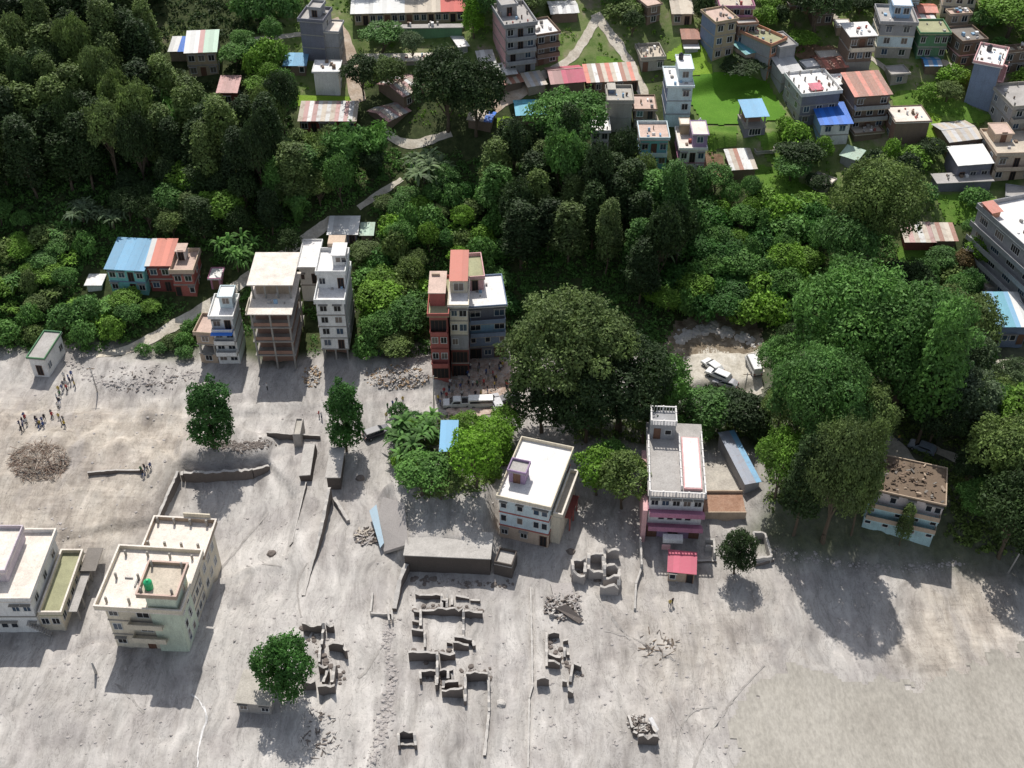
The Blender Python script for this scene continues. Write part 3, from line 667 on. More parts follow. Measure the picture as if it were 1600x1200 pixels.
part('wall', [(x0+2.2, y1+.01, -4, x1+.1, y1+7.6, 7.7)], wm('cream'), r, 'rear wing wall')
slab_roof(r, x0+1.7, y1+.96, x1+.8, y1+8.1, 7.7, .16, rm('cream')); parapet(r, x0+1.72, y1+.98, x1+.78, y1+8.08, 7.86, .8, wm('tan'), cap=rm('cream'))
part('parapet_panel', [(x0+6.2, y1+8.1, 7.5, x0+10.2, y1+8.3, 9.5)], wm('cream'), r)
for k in range(4):
    for b in (y1+2.6, y1+7.2): part('column', [(x0+2.3+k*(W-3)/3, b, 7.86, x0+2.6+k*(W-3)/3, b+.3, 9.1)], CONC, r)
for k in range(3): window(r, 1.0, 1.3, (x1+.103, y1+1.5+k*2.1, 4.6), PI/2); window(r, 1.0, 1.3, (x1+.103, y1+1.5+k*2.1, 1.4), PI/2)
for z in (2.9, 5.9):
    part('balcony', [(x0+3.2, y0-1.3, z, x0+8.0, y0-.1, z+.15)], wm('cream'), r); part('railing', [(x0+3.2, y0-1.3, z+.15, x0+8.0, y0-1.18, z+.95), (x0+3.2, y0-1.18, z+.15, x0+3.3, y0-.1, z+.95)], wm('cream'), r)
tank(r.matrix_basis @ Vector((x1-3.6, y0+.9, 12.37)), 'green', 'bright green water tank on the corner tower of the cream apartment house', 1.6, .6)
for k in range(6):
    part('clutter', [(x0+1.5+k*.9+random.random(), y0+2+random.random()*4, 9.37, x0+1.9+k*.9+random.random(), y0+2.3+random.random()*4.4, 9.6)], rm('grey'), r)

H3 = house('hotel', 'pale blue and white three-storey house with a red band, turned corner-on', (781, 838), (856, 855), 744, 690, 3, 'paleblue', side='cream', trim='red', front=['w.w.d', 'w.w.ww', 'w.w.ww'], right=['D.D', 'w.w.w', 'www'],
           roofc='white', par=.65, over=.45, h=8.6, d=12.6, wallsf=['peach', 'paleblue', 'paleblue'], tower=[(.05, .38, .28, .46, 2.2, 'purple', {'par': .4, 'roofc': 'grey'})], parc='cream', cat='house')
r = H3['root']; x0, x1, y0, y1 = [H3[k] for k in ('x0', 'x1', 'y0', 'y1')]
part('side_wing', [(x1+.01, y0+1.2, -3, x1+1.5, y1-2.2, 6.0)], wm('cream'), r); slab_roof(r, x1+.46, y0+.9, x1+1.9, y1-1.9, 6.0, .15, rm('concrete')); parapet(r, x1+.48, y0+.92, x1+1.88, y1-1.92, 6.15, .7, wm('cream'), cap=rm('cream'))
part('awning', [(x1+1.51, y0+4, 2.9, x1+2.5, y0+9, 3.02)], wm('dred'), r)
for k in range(3): part('column', [(x1+2.2, y0+4.2+k*2.2, -2, x1+2.4, y0+4.4+k*2.2, 2.9)], wm('red'), r)

H4 = house('apartment_house', 'pink and magenta four-storey building with white balustrades beside the brick yard', (1009, 838), (1091, 842), 770, 693, 3, 'magenta', side='pink', trim='magenta', front=['D.D.D', '.wwww.', 'wwwww'], left=['www', 'www', 'www'], right='www',
           roofc='grey', par=.0, over=.35, h=9.2, d=15.5, wallsf=['purple', 'white', 'white'], cat='apartment house')
r = H4['root']; x0, x1, y0, y1, H_, W, d = [H4[k] for k in ('x0', 'x1', 'y0', 'y1', 'H', 'W', 'd')]
BAL = plaster('white_balustrade', (.70, .68, .66), .15)
def balustrade(parent, xa, ya, xb, yb, z, h=.9):
    n_ = max(2, int(max(abs(xb-xa), abs(yb-ya))/.45)); bl = []
    for k in range(n_+1):
        x = xa+(xb-xa)*k/n_; y = ya+(yb-ya)*k/n_; t = .13 if k % 4 == 0 else .06
        bl.append((x-t, y-t, z, x+t, y+t, z+h*(1.1 if k % 4 == 0 else .9)))
    part('balustrade', bl, BAL, parent)
    part('rail', [(min(xa, xb)-.11, min(ya, yb)-.11, z+h*.9, max(xa, xb)+.11, max(ya, yb)+.11, z+h)], BAL, parent)
zt = H_+.17
xm = x0+W*.58
balustrade(r, x0, y0-.2, x1, y0-.2, zt); balustrade(r, x0-.1, y0, x0-.1, y1-3.6, zt); balustrade(r, x1+.1, y0, x1+.1, y1-2.5, zt-.001); balustrade(r, xm, y0+1.2, xm, y1-3.2, zt)
part('roof_terrace', [(xm+.35, y0+1.1, zt, x1-.3, y1-3.2, zt+.45)], wm('pink'), r); part('roof_terrace', [(xm+.55, y0+1.3, zt+.453, x1-.5, y1-3.4, zt+.5)], rm('white'), r)
part('stair_tower', [(x0+.1, y1-3.4, zt, x0+W*.5, y1, zt+2.9)], wm('grey'), r); window(r, .9, 2, (x0+1.2, y1-3.403, zt+.1), 0, FRAME_B, 'door'); window(r, .9, .9, (x0+2.9, y1-3.403, zt+1), 0)
balustrade(r, x0+.2, y1-3.3, x0+W*.5, y1-3.3, zt+2.9); balustrade(r, x0+.2, y1, x0+W*.5, y1, zt+2.9); balustrade(r, x0+.2, y1-3.2, x0+.2, y1-.2, zt+2.899); balustrade(r, x0+W*.5, y1-3.2, x0+W*.5, y1-.2, zt+2.899)
for z in (3.07, 6.13):
    part('balcony', [(x0+.1, y0-1.5, z-.15, x1+.3, y0-.1, z)], wm('magenta'), r); part('railing', [(x0+.1, y0-1.5, z, x1+.3, y0-1.35, z+.75)], wm('magenta'), r)
part('porch', [(x0+2.4, y0-2.6, 1.6, x0+5.4, y0-1.52, 2.5)], wm('white'), r); part('sign_board', [(x0+2.3, y0-2.9, .4, x0+3.6, y0-2.7, 1.4)], wm('pink'), r)
part('side_wall', [(x0-.9, y0-1, -3, x0-.2, y1-3.5, 6.8)], wm('pink'), r)

# yard and sheds beside the pink building
y_ = empty('brick_yard', P(1131, 790)); tag(y_, 'raised yard with rust-red brick paved platform between pink building and blue-grey shed', 'yard platform')
A, B = at(1100, 806, 1.2), at(1165, 806, 1.2); C_ = at(1163, 768, 2.2); D_ = at(1100, 768, 2.2)
q = P(1131, 790)
def rel(v): return (v.x-q.x, v.y-q.y, v.z-q.z)
part('platform', [(A.x-q.x, A.y-q.y, -3, B.x-q.x, D_.y-q.y, 1.2-q.z+.6)], M_BRICKYARD, y_)
part('parapet', [(A.x-q.x, A.y-q.y-.2, -3, B.x-q.x, A.y-q.y-.004, 1.2-q.z+1.0), (A.x-q.x, D_.y-q.y+.004, -3, B.x-q.x, D_.y-q.y+.2, 1.2-q.z+1.1)], wm('tan'), y_)
house('shed', 'long blue-grey corrugated shed beside the brick yard', (1162, 772), (1184, 768), 758, 694, 1, 'grey', front='', right='', roof='tin', tins=('greyblue', 'greyblue', 'skyblue'), rise=.4, style='shed', h=2.2, d=11.5, over=.2, cat='shed')
house('hut', 'small hut with coral red roof standing in the mud below the pink building', (1043, 908), (1083, 912), 895, 872, 1, 'pink', front='w.d', right='', roof='tin', tins=('pinkred',), rise=.35, style='shed', h=2.2, d=3.6, over=.25, rust=.1, cat='hut', wallsf=['tan'])
house('shed', 'narrow shed with bright blue gable roof among the bushes', (689, 724), (713, 724), 706, 665, 1, 'brown', front='d', right='', roof='tin', tins=('skyblue',), rise=.3, style='shed', h=2.6, d=6.6, over=.2, rust=.05, cat='shed')
house('house', 'small flat-roofed house half buried in mud under the round green tree', (374, 1113), (424, 1117), 1090, 1063, 1, 'mud', front='w.w', right='w', roofc='concrete', par=0, h=2.6, d=4.6, over=.4, cat='house', tilt=(0, 2))
t_ = house('house', 'tilted pale turquoise house with collapsed rusty brown roof on the wooded bank', (1346, 823), (1455, 846), 780, 716, 3, 'paleblue', side='white', trim='turqpale', front=['w.w..w.w', 'w..w.w.w', 'w.w.w.ww'], left='ww', right='wd', roofc='debris', par=.25, over=.25, h=7.6, d=8.0, wallsf=['turqpale', 'turqpale', 'pinkwhite'], parc='tan', tilt=(-2, 1.5), balc=(1, 2), cat='house')
r = t_['root']
for k in range(110):
    a = t_['x0']+.3+random.random()*(t_['W']-.6); b = t_['y0']+.3+random.random()*(t_['d']-.6); zz = t_['zt']+random.uniform(.02, .35)
    s = random.uniform(.1, .5)
    o = part('roof_debris', [(-s, -s*.4, 0, s, s*.4, .1)], [rm('debris'), wm('brown'), rm('debris'), rm('dark'), wm('tan') if k % 15 == 4 else wm('brown')][k % 5], r)
    o.location = (a, b, zz); o.rotation_euler = (random.uniform(-.5, .5), random.uniform(-.4, .4), random.random()*3)

# ------------------------------------------------------------------ row of buildings at the foot of the hill
house('house', 'small leaning green-trimmed house stranded at the left mud edge', (54, 588), (78, 590), 566, 536, 1, 'white', front='d', right='w.w', roofc='grey', par=.3, over=.3, h=4.2, d=7.2, parc='green', trim='green', tilt=(0, 0), cat='house')
house('house', 'turquoise house with big sky blue tin roof on the left hillside', (176, 456), (232, 459), 429, 395, 2, 'teal', trim='bluegrey', front=['w.dw', 'wwdw'], right='ww', roof='tin', tins=('skyblue',), rise=1.2, style='shed', rust=.1, h=5.3, d=8, over=.4, cat='house')
house('house', 'dark red house with coral tin roof next to the turquoise house', (238, 455), (274, 455), 419, 390, 2, 'dred', side='purple', front=['wd', 'ww'], right='w', roof='tin', tins=('white', 'coral'), frac=(.2,), rise=1.0, style='shed', rust=.1, h=5.8, d=7, over=.3, cat='house')
house('house', 'red-walled house with pink and white roof terrace right of the coral roof', (276, 462), (308, 462), 425, 395, 2, 'red', front=['d.w', 'ww'], right='w', roofc='pinkish', par=.8, h=5.2, d=6.5, parc='peach', tower=(.1, .5, .6, .95, 2.0, 'white', {'par': 0}), cat='house')
house('hut', 'small pink hut beside the hillside path', (331, 452), (347, 452), 436, 426, 1, 'magenta', front='d', right='', roofc='white', par=.2, h=2.4, d=3, cat='hut')
house('shed', 'low white shed left of the turquoise house', (138, 456), (160, 456), 450, 442, 1, 'white', front='', right='', roofc='white', par=0, h=1.6, d=3, cat='shed')
house('house', 'narrow pale house with bright blue upper awning beside the frame building', (343, 568), (376, 568), 497, 462, 4, 'white', side='paleblue', front=['ww', 'ww', 'ww', 'wd'], right='', roofc='white', par=.5, h=None, d=6, cat='house', band=True,
      tower=(.35, .95, .45, .95, 2.3, 'paleblue', {'pat': 'w', 'par': .2}), balc=(1, 2, 3))
i_ = HOUSES['narrow pale house with bright blue upper awning beside the frame building']
part('awning', [(i_['x0'], i_['y0']-2.0, i_['H']-2.4, i_['x1'], i_['y0']-.15, i_['H']-2.3)], tm('brightblue', .05), i_['root'], 'bright blue awning')
house('house', 'brown unfinished low annex left of the narrow pale house', (315, 566), (342, 568), 522, 508, 3, 'tan', front=['w', 'w', 'w'], right='', roofc='pinkish', par=.6, d=5, open_floors=(1,), cat='house')
# concrete frame building
F = house('frame_building', 'unfinished open concrete frame building with two flat terraces', (404, 576), (465, 576), 498, 472, 4, 'tan', front='', right='', roofc='cream', par=0, over=.5, open_floors=(0, 1, 2, 3), h=12.5, d=11.5, cat='building')
r = F['root']; x0, x1, y0, y1, H_ = [F[k] for k in ('x0', 'x1', 'y0', 'y1', 'H')]
part('upper_storey_wall', [(x0+.5, y0+5.4, H_+.17, x1-.4, y1+1.5, H_+3.2)], wm('tan'), r)
for k in range(4): part('column', [(x0+.1+k*(x1-x0-.5)/3, y0+4.0, H_+.17, x0+.4+k*(x1-x0-.5)/3, y0+4.3, H_+3.2)], CONC, r)
slab_roof(r, x0-.5, y0+3.6, x1+.5, y1+2, H_+3.2, .2, rm('cream'))
part('brick_sill', [(x0+.2, y0+.1, .2+3.12*k, x1-.2, y0+.24, .9+3.12*k) for k in (1, 2, 3)], wm('brick'), r)
for k in range(1): part('railing', [(x0-.4, y0-.45, H_+.17, x0-.3, y0+3.5, H_+.9)], wm('cream'), r)
# tall white
T = house('tall_house', 'tall narrow white six-storey house with dark windows and stepped roof', (505, 562), (547, 562), 487, 437, 5, 'white', side='grey', front=['dd', 'wd', 'ww', 'ww', 'ww'], right=['.', 'w.', 'w.', '..', '..'], roofc='white', par=.8, h=12.8, d=11, over=.3, cat='house', open_floors=(0,), sink=0,
          tower=[(.0, 1.0, .38, 1.0, 3.0, 'white', {'pat': 'w.d', 'par': .7, 'roofc': 'white'})])
r = T['root']; x0, x1, y0, y1, zt = [T[k] for k in ('x0', 'x1', 'y0', 'y1', 'zt')]
part('roof_room', [(x0+2.6, y1-4.4, zt+3.15, x1-.1, y1-.8, zt+5.3)], wm('white'), r); slab_roof(r, x0+2.4, y1-4.6, x1+.1, y1-.6, zt+5.3, .14, rm('white'), 'roof'); window(r, .8, 1.0, (x0+3.6, y1-4.403, zt+3.9), 0); window(r, .8, 1.0, (x0+4.6, y1-4.403, zt+3.9), 0)
part('rear_stair_room', [(x0+1.2, y1+.3, 0, x1-.6, y1+3, zt+4.6)], wm('peach'), r)
house('house', 'white flat-roofed house tucked left behind the tall white house', (474, 470), (500, 470), 424, 388, 2, 'white', front=['', 'w.d'], right='', roofc='white', par=.35, d=8.5, h=7.5, cat='house')
house('shed', 'white roofed shed above the tall white house at the bend of the path', (515, 380), (558, 380), 368, 351, 1, 'dgrey', front='w.d', right='', roof='tin', tins=('white',), rise=.6, style='shed', rust=.2, h=2.0, d=5, cat='shed')
house('hut', 'tiny hut with pale green-white roof right of the white roofed shed', (565, 378), (582, 378), 371, 358, 1, 'brown', front='', right='', roof='tin', tins=('green',), rise=.4, style='shed', h=1.4, d=3.4, cat='hut')
# red, cream, blue trio
Rr = house('tall_house', 'narrow tall red house on the left of the three joined buildings', (676, 592), (703, 592), 505, 478, 4, 'red', side='dred', trim='dred', front=['D', 'ww', 'ww', 'D'], right=['', '', 'w', 'w'], roofc='moss', par=.6, d=10.5, balc=(1, 3), cat='house', parc='red', h=14.0)
r = Rr['root']; x0, x1, y0, y1, zt = [Rr[k] for k in ('x0', 'x1', 'y0', 'y1', 'zt')]
part('roof_room', [(x0+.0, y0+2.6, zt+.003, x0+2.6, y0+8.5, zt+2.8)], wm('red'), r); slab_roof(r, x0-.2, y0+2.3, x0+2.8, y0+8.7, zt+2.8, .14, rm('pinkish')); 
part('planter', [(x0+.2, y1-3.3, zt+2.95, x0+1.6, y1-2.9, zt+3.4), (x1-1.1, y0+3.1, zt+.01, x1-.6, y0+6, zt+.7)], wm('tan'), r)
part('stair_flight', [(x1-1.2, y0+4.0+.35*k, zt+.01, x1-.5, y0+4.35+.35*k, zt+.3+.28*k) for k in range(8)], wm('tan'), r)
Cc = house('tall_house', 'slim cream house with pink roof strip in the middle of the three joined buildings', (707, 588), (733, 588), 478, 455, 5, 'cream', front=['D', 'D', 'w.', 'wW', 'wW'], right='', roofc='white', par=.3, d=7, h=None, wallsf=['dred', 'dred', 'grey', 'cream', 'cream'], cat='house')
r = Cc['root']; x0, x1, y0, y1, zt = [Cc[k] for k in ('x0', 'x1', 'y0', 'y1', 'zt')]
part('roof_room', [(x0, y0+3.4, zt+.003, x1, y1+3.6, zt+2.7)], wm('cream'), r); window(r, 1.6, 1.5, (0, y0+3.397, zt+.6), 0)
tin_roof(r, x0-.1, y0+3.0, x1+.1, y1+4.0, zt+2.75, .9, [tm('coral', .1)], 'shed')
Bb = house('apartment_house', 'broad building with white roof and blue-grey front on the right of the three joined buildings', (735, 562), (790, 558), 481, 436, 4, 'bluegrey', front=['DwD', 'w.w.w', 'W.W', 'W.W'], right='ww', roofc='white', par=.3, wallsf=['dgrey', 'bluegrey', 'lightblue', 'dgrey'], balc=(2, 3), cat='apartment house', parc='bluegrey',
           tower=[(.0, .48, .55, 1.35, 2.4, 'pink', {'par': .7, 'roofc': 'moss'})])

# ------------------------------------------------------------------ upper village, left to right
house('house', 'ochre two-storey house with half white half green tin roof in the top-left clearing', (297, 121), (343, 119), 77, 52, 2, 'ochre', front=['wdw', 'www'], right='ww', roof='tin', tins=('white', 'palered', 'green'), frac=(.4, .5), rise=1.2, style='shed', rust=.1, d=7.5, h=5.4, cat='house')
house('shed', 'lean-to with white and blue roof left of the ochre house', (268, 96), (293, 96), 80, 58, 1, 'tan', front='', right='', roof='tin', tins=('white', 'brightblue'), frac=(.4,), rise=.8, style='shed', rust=.1, h=2.2, d=5, cat='shed')
house('house', 'dark red house with small faded pink roof among the trees top left', (344, 166), (372, 166), 146, 127, 1, 'dred', front='w', right='w', roof='tin', tins=('palered',), rise=.8, rust=.4, style='shed', h=3, d=5.5, cat='house')
house('tall_house', 'windowless grey concrete house beside the dirt road', (475, 93), (510, 96), 33, 19, 3, 'dgrey', side='grey', front='', right=['w', 'w', 'w'], roofc='grey', par=.6, h=None, d=6, tower=(.3, .8, .35, .9, 1.6, 'grey'), cat='house')
house('house', 'lower grey block joined to the right of the windowless grey house', (510, 96), (532, 97), 48, 36, 2, 'grey', front='', right='w', roofc='cream', par=.3, h=6.5, d=5, cat='house')
house('shed', 'blue roofed shed beside the windowless grey house', (446, 117), (478, 117), 103, 86, 1, 'brown', front='d.w', right='', roof='tin', tins=('skyblue',), rise=.6, style='shed', rust=.15, h=2.0, d=4.2, cat='shed')
house('house', 'plain white box house with light blank wall by the dirt road', (494, 148), (532, 148), 110, 97, 2, 'white', front='', right='w', roofc='white', par=.2, h=5.0, d=4.6, band=False, cat='house')
house('school_building', 'long low school-like building with white, beige and red roof at the top edge', (555, 40), (725, 36), 20, 5, 1, 'ochre', front='wdwwdwwdwwdwwdw', right='', roof='tin', tins=('white', 'beige', 'red'), frac=(.45, .75), rise=.9, style='shed', rust=.15, h=2.8, d=7, trim='teal', over=.8, cat='school building')
house('terrace_wall', 'long green retaining wall below the school-like building', (578, 60), (722, 58), 44, 40, 1, 'green', front='', right='', roofc='grey', par=0, h=2.2, d=1.2, cat='retaining wall', band=False)
house('long_shed', 'long shed with rust-streaked white roof above the bamboo', (470, 206), (556, 206), 189, 168, 1, 'dred', front='wdwwdw', right='', roof='tin', tins=('beige', 'palered', 'white', 'palered', 'white', 'beige', 'white'), rise=1.0, style='shed', rust=.55, h=2.4, d=6, cat='shed')
house('house', 'old house with tilted pink and white sheet roof among the dark trees', (632, 172), (664, 156), 158, 134, 1, 'brown', front='wd', right='w', roof='tin', tins=('palered', 'white', 'beige'), rise=1.1, rust=.6, h=3, d=7.5, mess=.6, cat='house')
house('shed', 'patchwork-roofed shed just below the old pink-and-white roofed house', (608, 204), (640, 188), 192, 172, 1, 'brown', front='', right='', roof='tin', tins=('palered', 'beige', 'silver'), rise=.8, rust=.7, h=2, d=6, mess=1, cat='shed')
house('terrace_wall', 'long pale concrete terrace wall below the school-like building', (572, 106), (682, 104), 99, 88, 1, 'concrete', front='', right='', roofc='cream', par=0, h=1.4, d=3, band=False, cat='terrace')
house('shed', 'small white-roofed shed at the right end of the school-like building', (718, 86), (731, 84), 78, 52, 1, 'grey', front='', right='', roofc='white', par=0, h=1.8, d=5.5, cat='shed')
house('apartment_house', 'tall grey four-storey house with pink-grey balconied front at the top centre', (790, 118), (836, 112), 44, 20, 4, 'grey', side='pink', front=['wd', 'dw', 'wdw', 'wdw'], left='', right='ww', roofc='grey', par=.7, d=10, trim='concrete', balc=(1, 2, 3), tower=(.1, .6, .5, .9, 2, 'grey'), stubs=(3, 3, .9), cat='apartment house')
house('house', 'brown house with white cluttered roof joined right of the tall grey house', (836, 104), (872, 98), 58, 34, 3, 'brown', front=['dw', 'ww', 'ww'], right='ww', roofc='white', par=.5, d=7, trim='grey', balc=(1, 2), cat='house')
house('shed', 'narrow sloping white sheet-roofed shed left of the tall grey house', (754, 124), (776, 122), 112, 88, 1, 'brown', front='', right='', roof='tin', tins=('white',), rise=1.0, rust=.3, h=2, d=6.5, style='shed', mess=.4, cat='shed')
house('shed', 'white roofed shed at the foot of the tall grey house', (774, 134), (806, 130), 122, 110, 1, 'brown', front='d.', right='', roof='tin', tins=('white',), rise=.5, rust=.2, h=2.1, d=4, style='shed', cat='shed')
house('shed', 'shed with striped grey-brown roof below the white roofed shed', (782, 148), (816, 142), 136, 124, 1, 'brown', front='', right='', roof='tin', tins=('beige', 'rust'), rise=.5, rust=.5, h=2.0, d=3.5, style='shed', cat='shed')
house('shed', 'white roofed shed near the fork of the path at the top', (862, 36), (902, 34), 26, 12, 1, 'brown', front='', right='', roof='tin', tins=('white', 'silver'), rise=.6, rust=.2, h=2, d=6, mess=.5, cat='shed')
house('house', 'small brown house near the top edge right of the path', (1010, 40), (1030, 36), 22, 10, 2, 'brown', front='w', right='', roofc='pinkish', par=.2, h=4.2, d=5, cat='house')
house('house', 'house with beige sheet roof at the top edge', (1050, 40), (1080, 40), 25, 4, 1, 'tan', front='wd', right='', roof='tin', tins=('beige',), rise=.8, rust=.3, h=2.6, d=7, style='shed', cat='house')
house('apartment_house', 'dusty pink brick house with several terraces at the top edge', (1122, 50), (1172, 50), 14, -8, 3, 'pink', side='brick', front=['dww', 'www', 'www'], left='ww', right='ww', roofc='tan', par=.7, d=8, trim='magenta', balc=(1, 2), stubs=(3, 2, .9), parc='magenta', cat='apartment house', wallsf=['brick', 'pink', 'brick'])
house('house', 'cream three-storey house with grey blank side wall beside the crop field', (1112, 96), (1144, 90), 52, 40, 3, 'ochre', side='bluegrey', front=['ww', 'ww', 'ww'], left='', right='', roofc='pinkish', par=.4, h=8.4, d=6, cat='house', stubs=(2, 2, .8))
house('shed', 'small shed with brown-red roof left of the cream three-storey house', (1066, 74), (1090, 74), 64, 55, 1, 'brown', front='', right='', roof='tin', tins=('rust',), rise=.5, rust=.4, h=1.8, d=3.5, style='shed', cat='shed')
house('shed', 'very small white roofed shelter below the brown-red roofed shed', (1070, 84), (1090, 84), 78, 69, 1, 'grey', front='', right='', roofc='white', par=0, h=1.2, d=2.5, cat='shed')
house('long_shed', 'long shed with rust and white striped roof beside the path', (918, 146), (996, 142), 133, 111, 1, 'brown', front='dw.dw.d', right='', roof='tin', tins=('coral', 'beige', 'white', 'rust', 'beige'), rise=.9, rust=.45, h=2.4, d=6, style='shed', cat='shed')
house('house', 'house with faded red hipped sheet roof left of the striped long shed', (862, 150), (912, 146), 134, 113, 1, 'brown', front='', right='', roof='tin', tins=('palered', 'pinkred', 'pinkred'), frac=(.35, .6), rise=1.3, rust=.2, h=2.6, d=7, cat='house')
h_ = house('house', 'grey house with blue tarpaulin and green pots on its roof terrace', (948, 206), (985, 206), 162, 140, 2, 'concrete', front='', right='w', roofc='concrete', par=.6, h=6.5, d=6, cat='house', tower=(.05, .3, .6, 1.0, .9, 'bluegrey', {'pat': '', 'par': 0}))
house('house', 'half-built rubble-strewn brick shell beside the path', (1002, 112), (1036, 110), 100, 84, 1, 'concrete', front='d.w', right='', roofc='tan', par=.6, h=2.6, d=6, stubs=(3, 3, 1.0), cat='building shell')
Wt = house('tall_house', 'white-blue four-storey house with bright white roof at the edge of the paddy', (1038, 198), (1076, 198), 143, 121, 3, 'paleblue', side='bluegrey', front=['.', '.w', '.w'], left='', right='', roofc='white', par=.3, h=8.8, d=8, cat='house', trim='grey',
           tower=[(.45, 1.0, .25, 1.0, 2.6, 'paleblue', {'pat': 'w', 'roofc': 'white', 'par': .2})])
tank(onroof(Wt, .6, .8, 2.8), 'black', 'black water tank on the bright white roof by the paddy', 1.3, .5)
house('shed', 'pink-grey jumble of low roofs between the path and the white-blue house', (990, 200), (1022, 200), 188, 170, 2, 'brown', front='wd', right='', roofc='pinkish', par=.3, h=4.0, d=5.5, cat='outbuilding')
house('house', 'house with teal front and pale terrace above the dark trees', (998, 262), (1040, 262), 218, 200, 2, 'teal', side='white', front=['wdw', 'wdw'], right='ww', roofc='pinkish', par=.6, h=6.2, d=6, parc='paleblue', trim='lightblue', balc=(1,), cat='house')
house('house', 'lavender and white stepped house right of the teal-fronted house', (1059, 274), (1098, 274), 235, 208, 2, 'white', side='purple', trim='magenta', front=['w.w', 'wdw'], right='', roofc='cream', par=.4, h=5.8, d=8, tower=[(.48, 1.05, .1, .75, 2.6, 'purple', {'pat': 'w', 'par': .15, 'roofc': 'cream'}), (.1, .45, .7, 1.0, 2.2, 'ochre', {'pat': '', 'par': .1})], cat='house')
Lv = HOUSES['lavender and white stepped house right of the teal-fronted house']
tank(onroof(Lv, .9, .9, .1), 'white', 'pale water tank behind the lavender and white house', 2.6, .45)
house('shed', 'two-level shed with blue roof at the right side of the paddy', (1162, 216), (1194, 214), 184, 168, 2, 'dgrey', front=['W', 'D'], right='', roof='tin', tins=('skyblue',), rise=.7, style='shed', rust=.1, h=4.6, d=5.5, cat='shed', open_floors=(1,))
house('hut', 'hut with rust-striped white roof beside the bare earth patch', (1142, 281), (1178, 279), 263, 240, 1, 'brown', front='', right='', roof='tin', tins=('white', 'beige', 'rust', 'white'), rise=.9, style='shed', rust=.4, h=2.2, d=6, cat='hut')
house('wall_enclosure', 'small open stone enclosure below the blue roofed shed', (1182, 244), (1208, 242), 236, 228, 1, 'concrete', front='', right='', roofc='tan', par=.5, h=.6, d=4.5, cat='enclosure')
house('house', 'pale house half hidden behind the dark trees left of the teal-fronted house', (924, 236), (950, 236), 212, 202, 2, 'white', front='ww', right='', roofc='white', par=.5, h=4.2, d=5, cat='house', stubs=(4, 1, .9))
house('shed', 'shed with large turquoise sheet roof left of the round tree', (808, 196), (852, 194), 178, 158, 1, 'brown', front='', right='', roof='tin', tins=('turq',), rise=.8, style='gable', rust=.05, h=2.2, d=6.5, cat='shed')
house('shed', 'white and blue sheet-roofed shelter in the dark trees left of the turquoise roof', (732, 200), (766, 204), 194, 184, 1, 'brown', front='', right='', roof='tin', tins=('beige', 'brightblue'), frac=(.65,), rise=.4, rust=.4, h=1.8, d=4, mess=.5, cat='shelter')

house('tall_house', 'orange-red three-storey house with roof garden at the right of the paddy', (1196, 128), (1218, 118), 70, 52, 3, 'orange', side='grey', front=['ww', 'ww', 'ww'], left='', right='', roofc='moss', par=.6, h=8, d=8, stubs=(2, 3, .8), cat='house')
house('house', 'grey house with pale sheet roof right of the orange-red house', (1218, 146), (1246, 142), 120, 104, 2, 'grey', front=['w', 'w'], right='', roof='tin', tins=('silver',), rise=1.0, style='shed', rust=.15, h=4.5, d=5, cat='house')
house('house', 'grey upper house behind the pale sheet roof', (1214, 110), (1238, 106), 74, 62, 2, 'grey', front='', right='', roofc='grey', par=.3, h=5, d=6, cat='house')
house('shed', 'shed with teal sheet roof at the upper left of the orange-red house', (1164, 98), (1186, 92), 88, 72, 1, 'tan', front='', right='', roof='tin', tins=('teal', 'turq'), rise=.6, style='shed', rust=.3, h=1.8, d=5, cat='shed')
house('house', 'brown house with white slab and open balcony on a high grey wall', (1318, 118), (1356, 116), 62, 42, 3, 'brown', front=['', 'www', 'wdw'], right='', roofc='white', par=0, wallsf=['concrete', 'brown', 'brown'], balc=(2,), h=8.6, d=6, cat='house', parc='cream')
house('apartment_house', 'light blue house with white roof room near the top right', (1366, 90), (1420, 92), 55, 34, 3, 'grey', side='paleblue', front=['ww', 'ww', 'ww'], left='ww', right='', roofc='grey', par=.6, h=7.5, d=8, tower=[(.35, .85, .35, .85, 2.6, 'lightblue', {'pat': 'ww', 'roofc': 'white', 'par': .1})], wallsf=['concrete', 'paleblue', 'grey'], cat='apartment house', trim='cream')
house('house', 'mossy green-walled house right of the light blue house', (1430, 92), (1474, 92), 58, 46, 2, 'green', front=['ww.w', 'w.ww'], right='', roofc='moss', par=.4, h=5.5, d=6, cat='house')
house('house', 'cream building with broad red sheet roof at the top right edge', (1468, 26), (1518, 30), 12, -8, 2, 'cream', front='www', right='w', roof='tin', tins=('red', 'pinkred'), rise=1.3, rust=.05, h=5, d=8, cat='house')
house('house', 'blue-grey house cut by the top edge left of the red roof', (1392, 22), (1432, 22), -6, -20, 2, 'paleblue', front='ww', right='', roofc='grey', par=.5, h=6, d=6, cat='house')
house('house', 'low orange-roofed hut below the broad red roof', (1434, 34), (1460, 34), 24, 14, 1, 'orange', front='', right='', roof='tin', tins=('coral',), rise=.6, rust=.4, h=2, d=4, cat='hut')
house('house', 'dark brown house with grey roof near the right edge', (1494, 106), (1530, 102), 76, 58, 2, 'brown', side='brown', front=['ww', 'ww'], left='ww', right='', roofc='dark', par=.5, h=5.5, d=6.5, cat='house', trim='pink')
Dg = house('tall_house', 'tall house with blank slate-blue wall and orange-pink balconied side', (1506, 160), (1546, 168), 108, 84, 3, 'bluegrey', side='orange', front='', right=['www', 'www', 'www'], roofc='white', par=.5, h=8.8, d=8.5, balc=((1, 'r'), (2, 'r')), parc='pink', cat='house', trim='pink', stubs=(2, 3, .8), band=False)
tank(onroof(Dg, .35, .75, .05), 'black', 'black water tank on the slate-blue walled house', 1.3, .55)
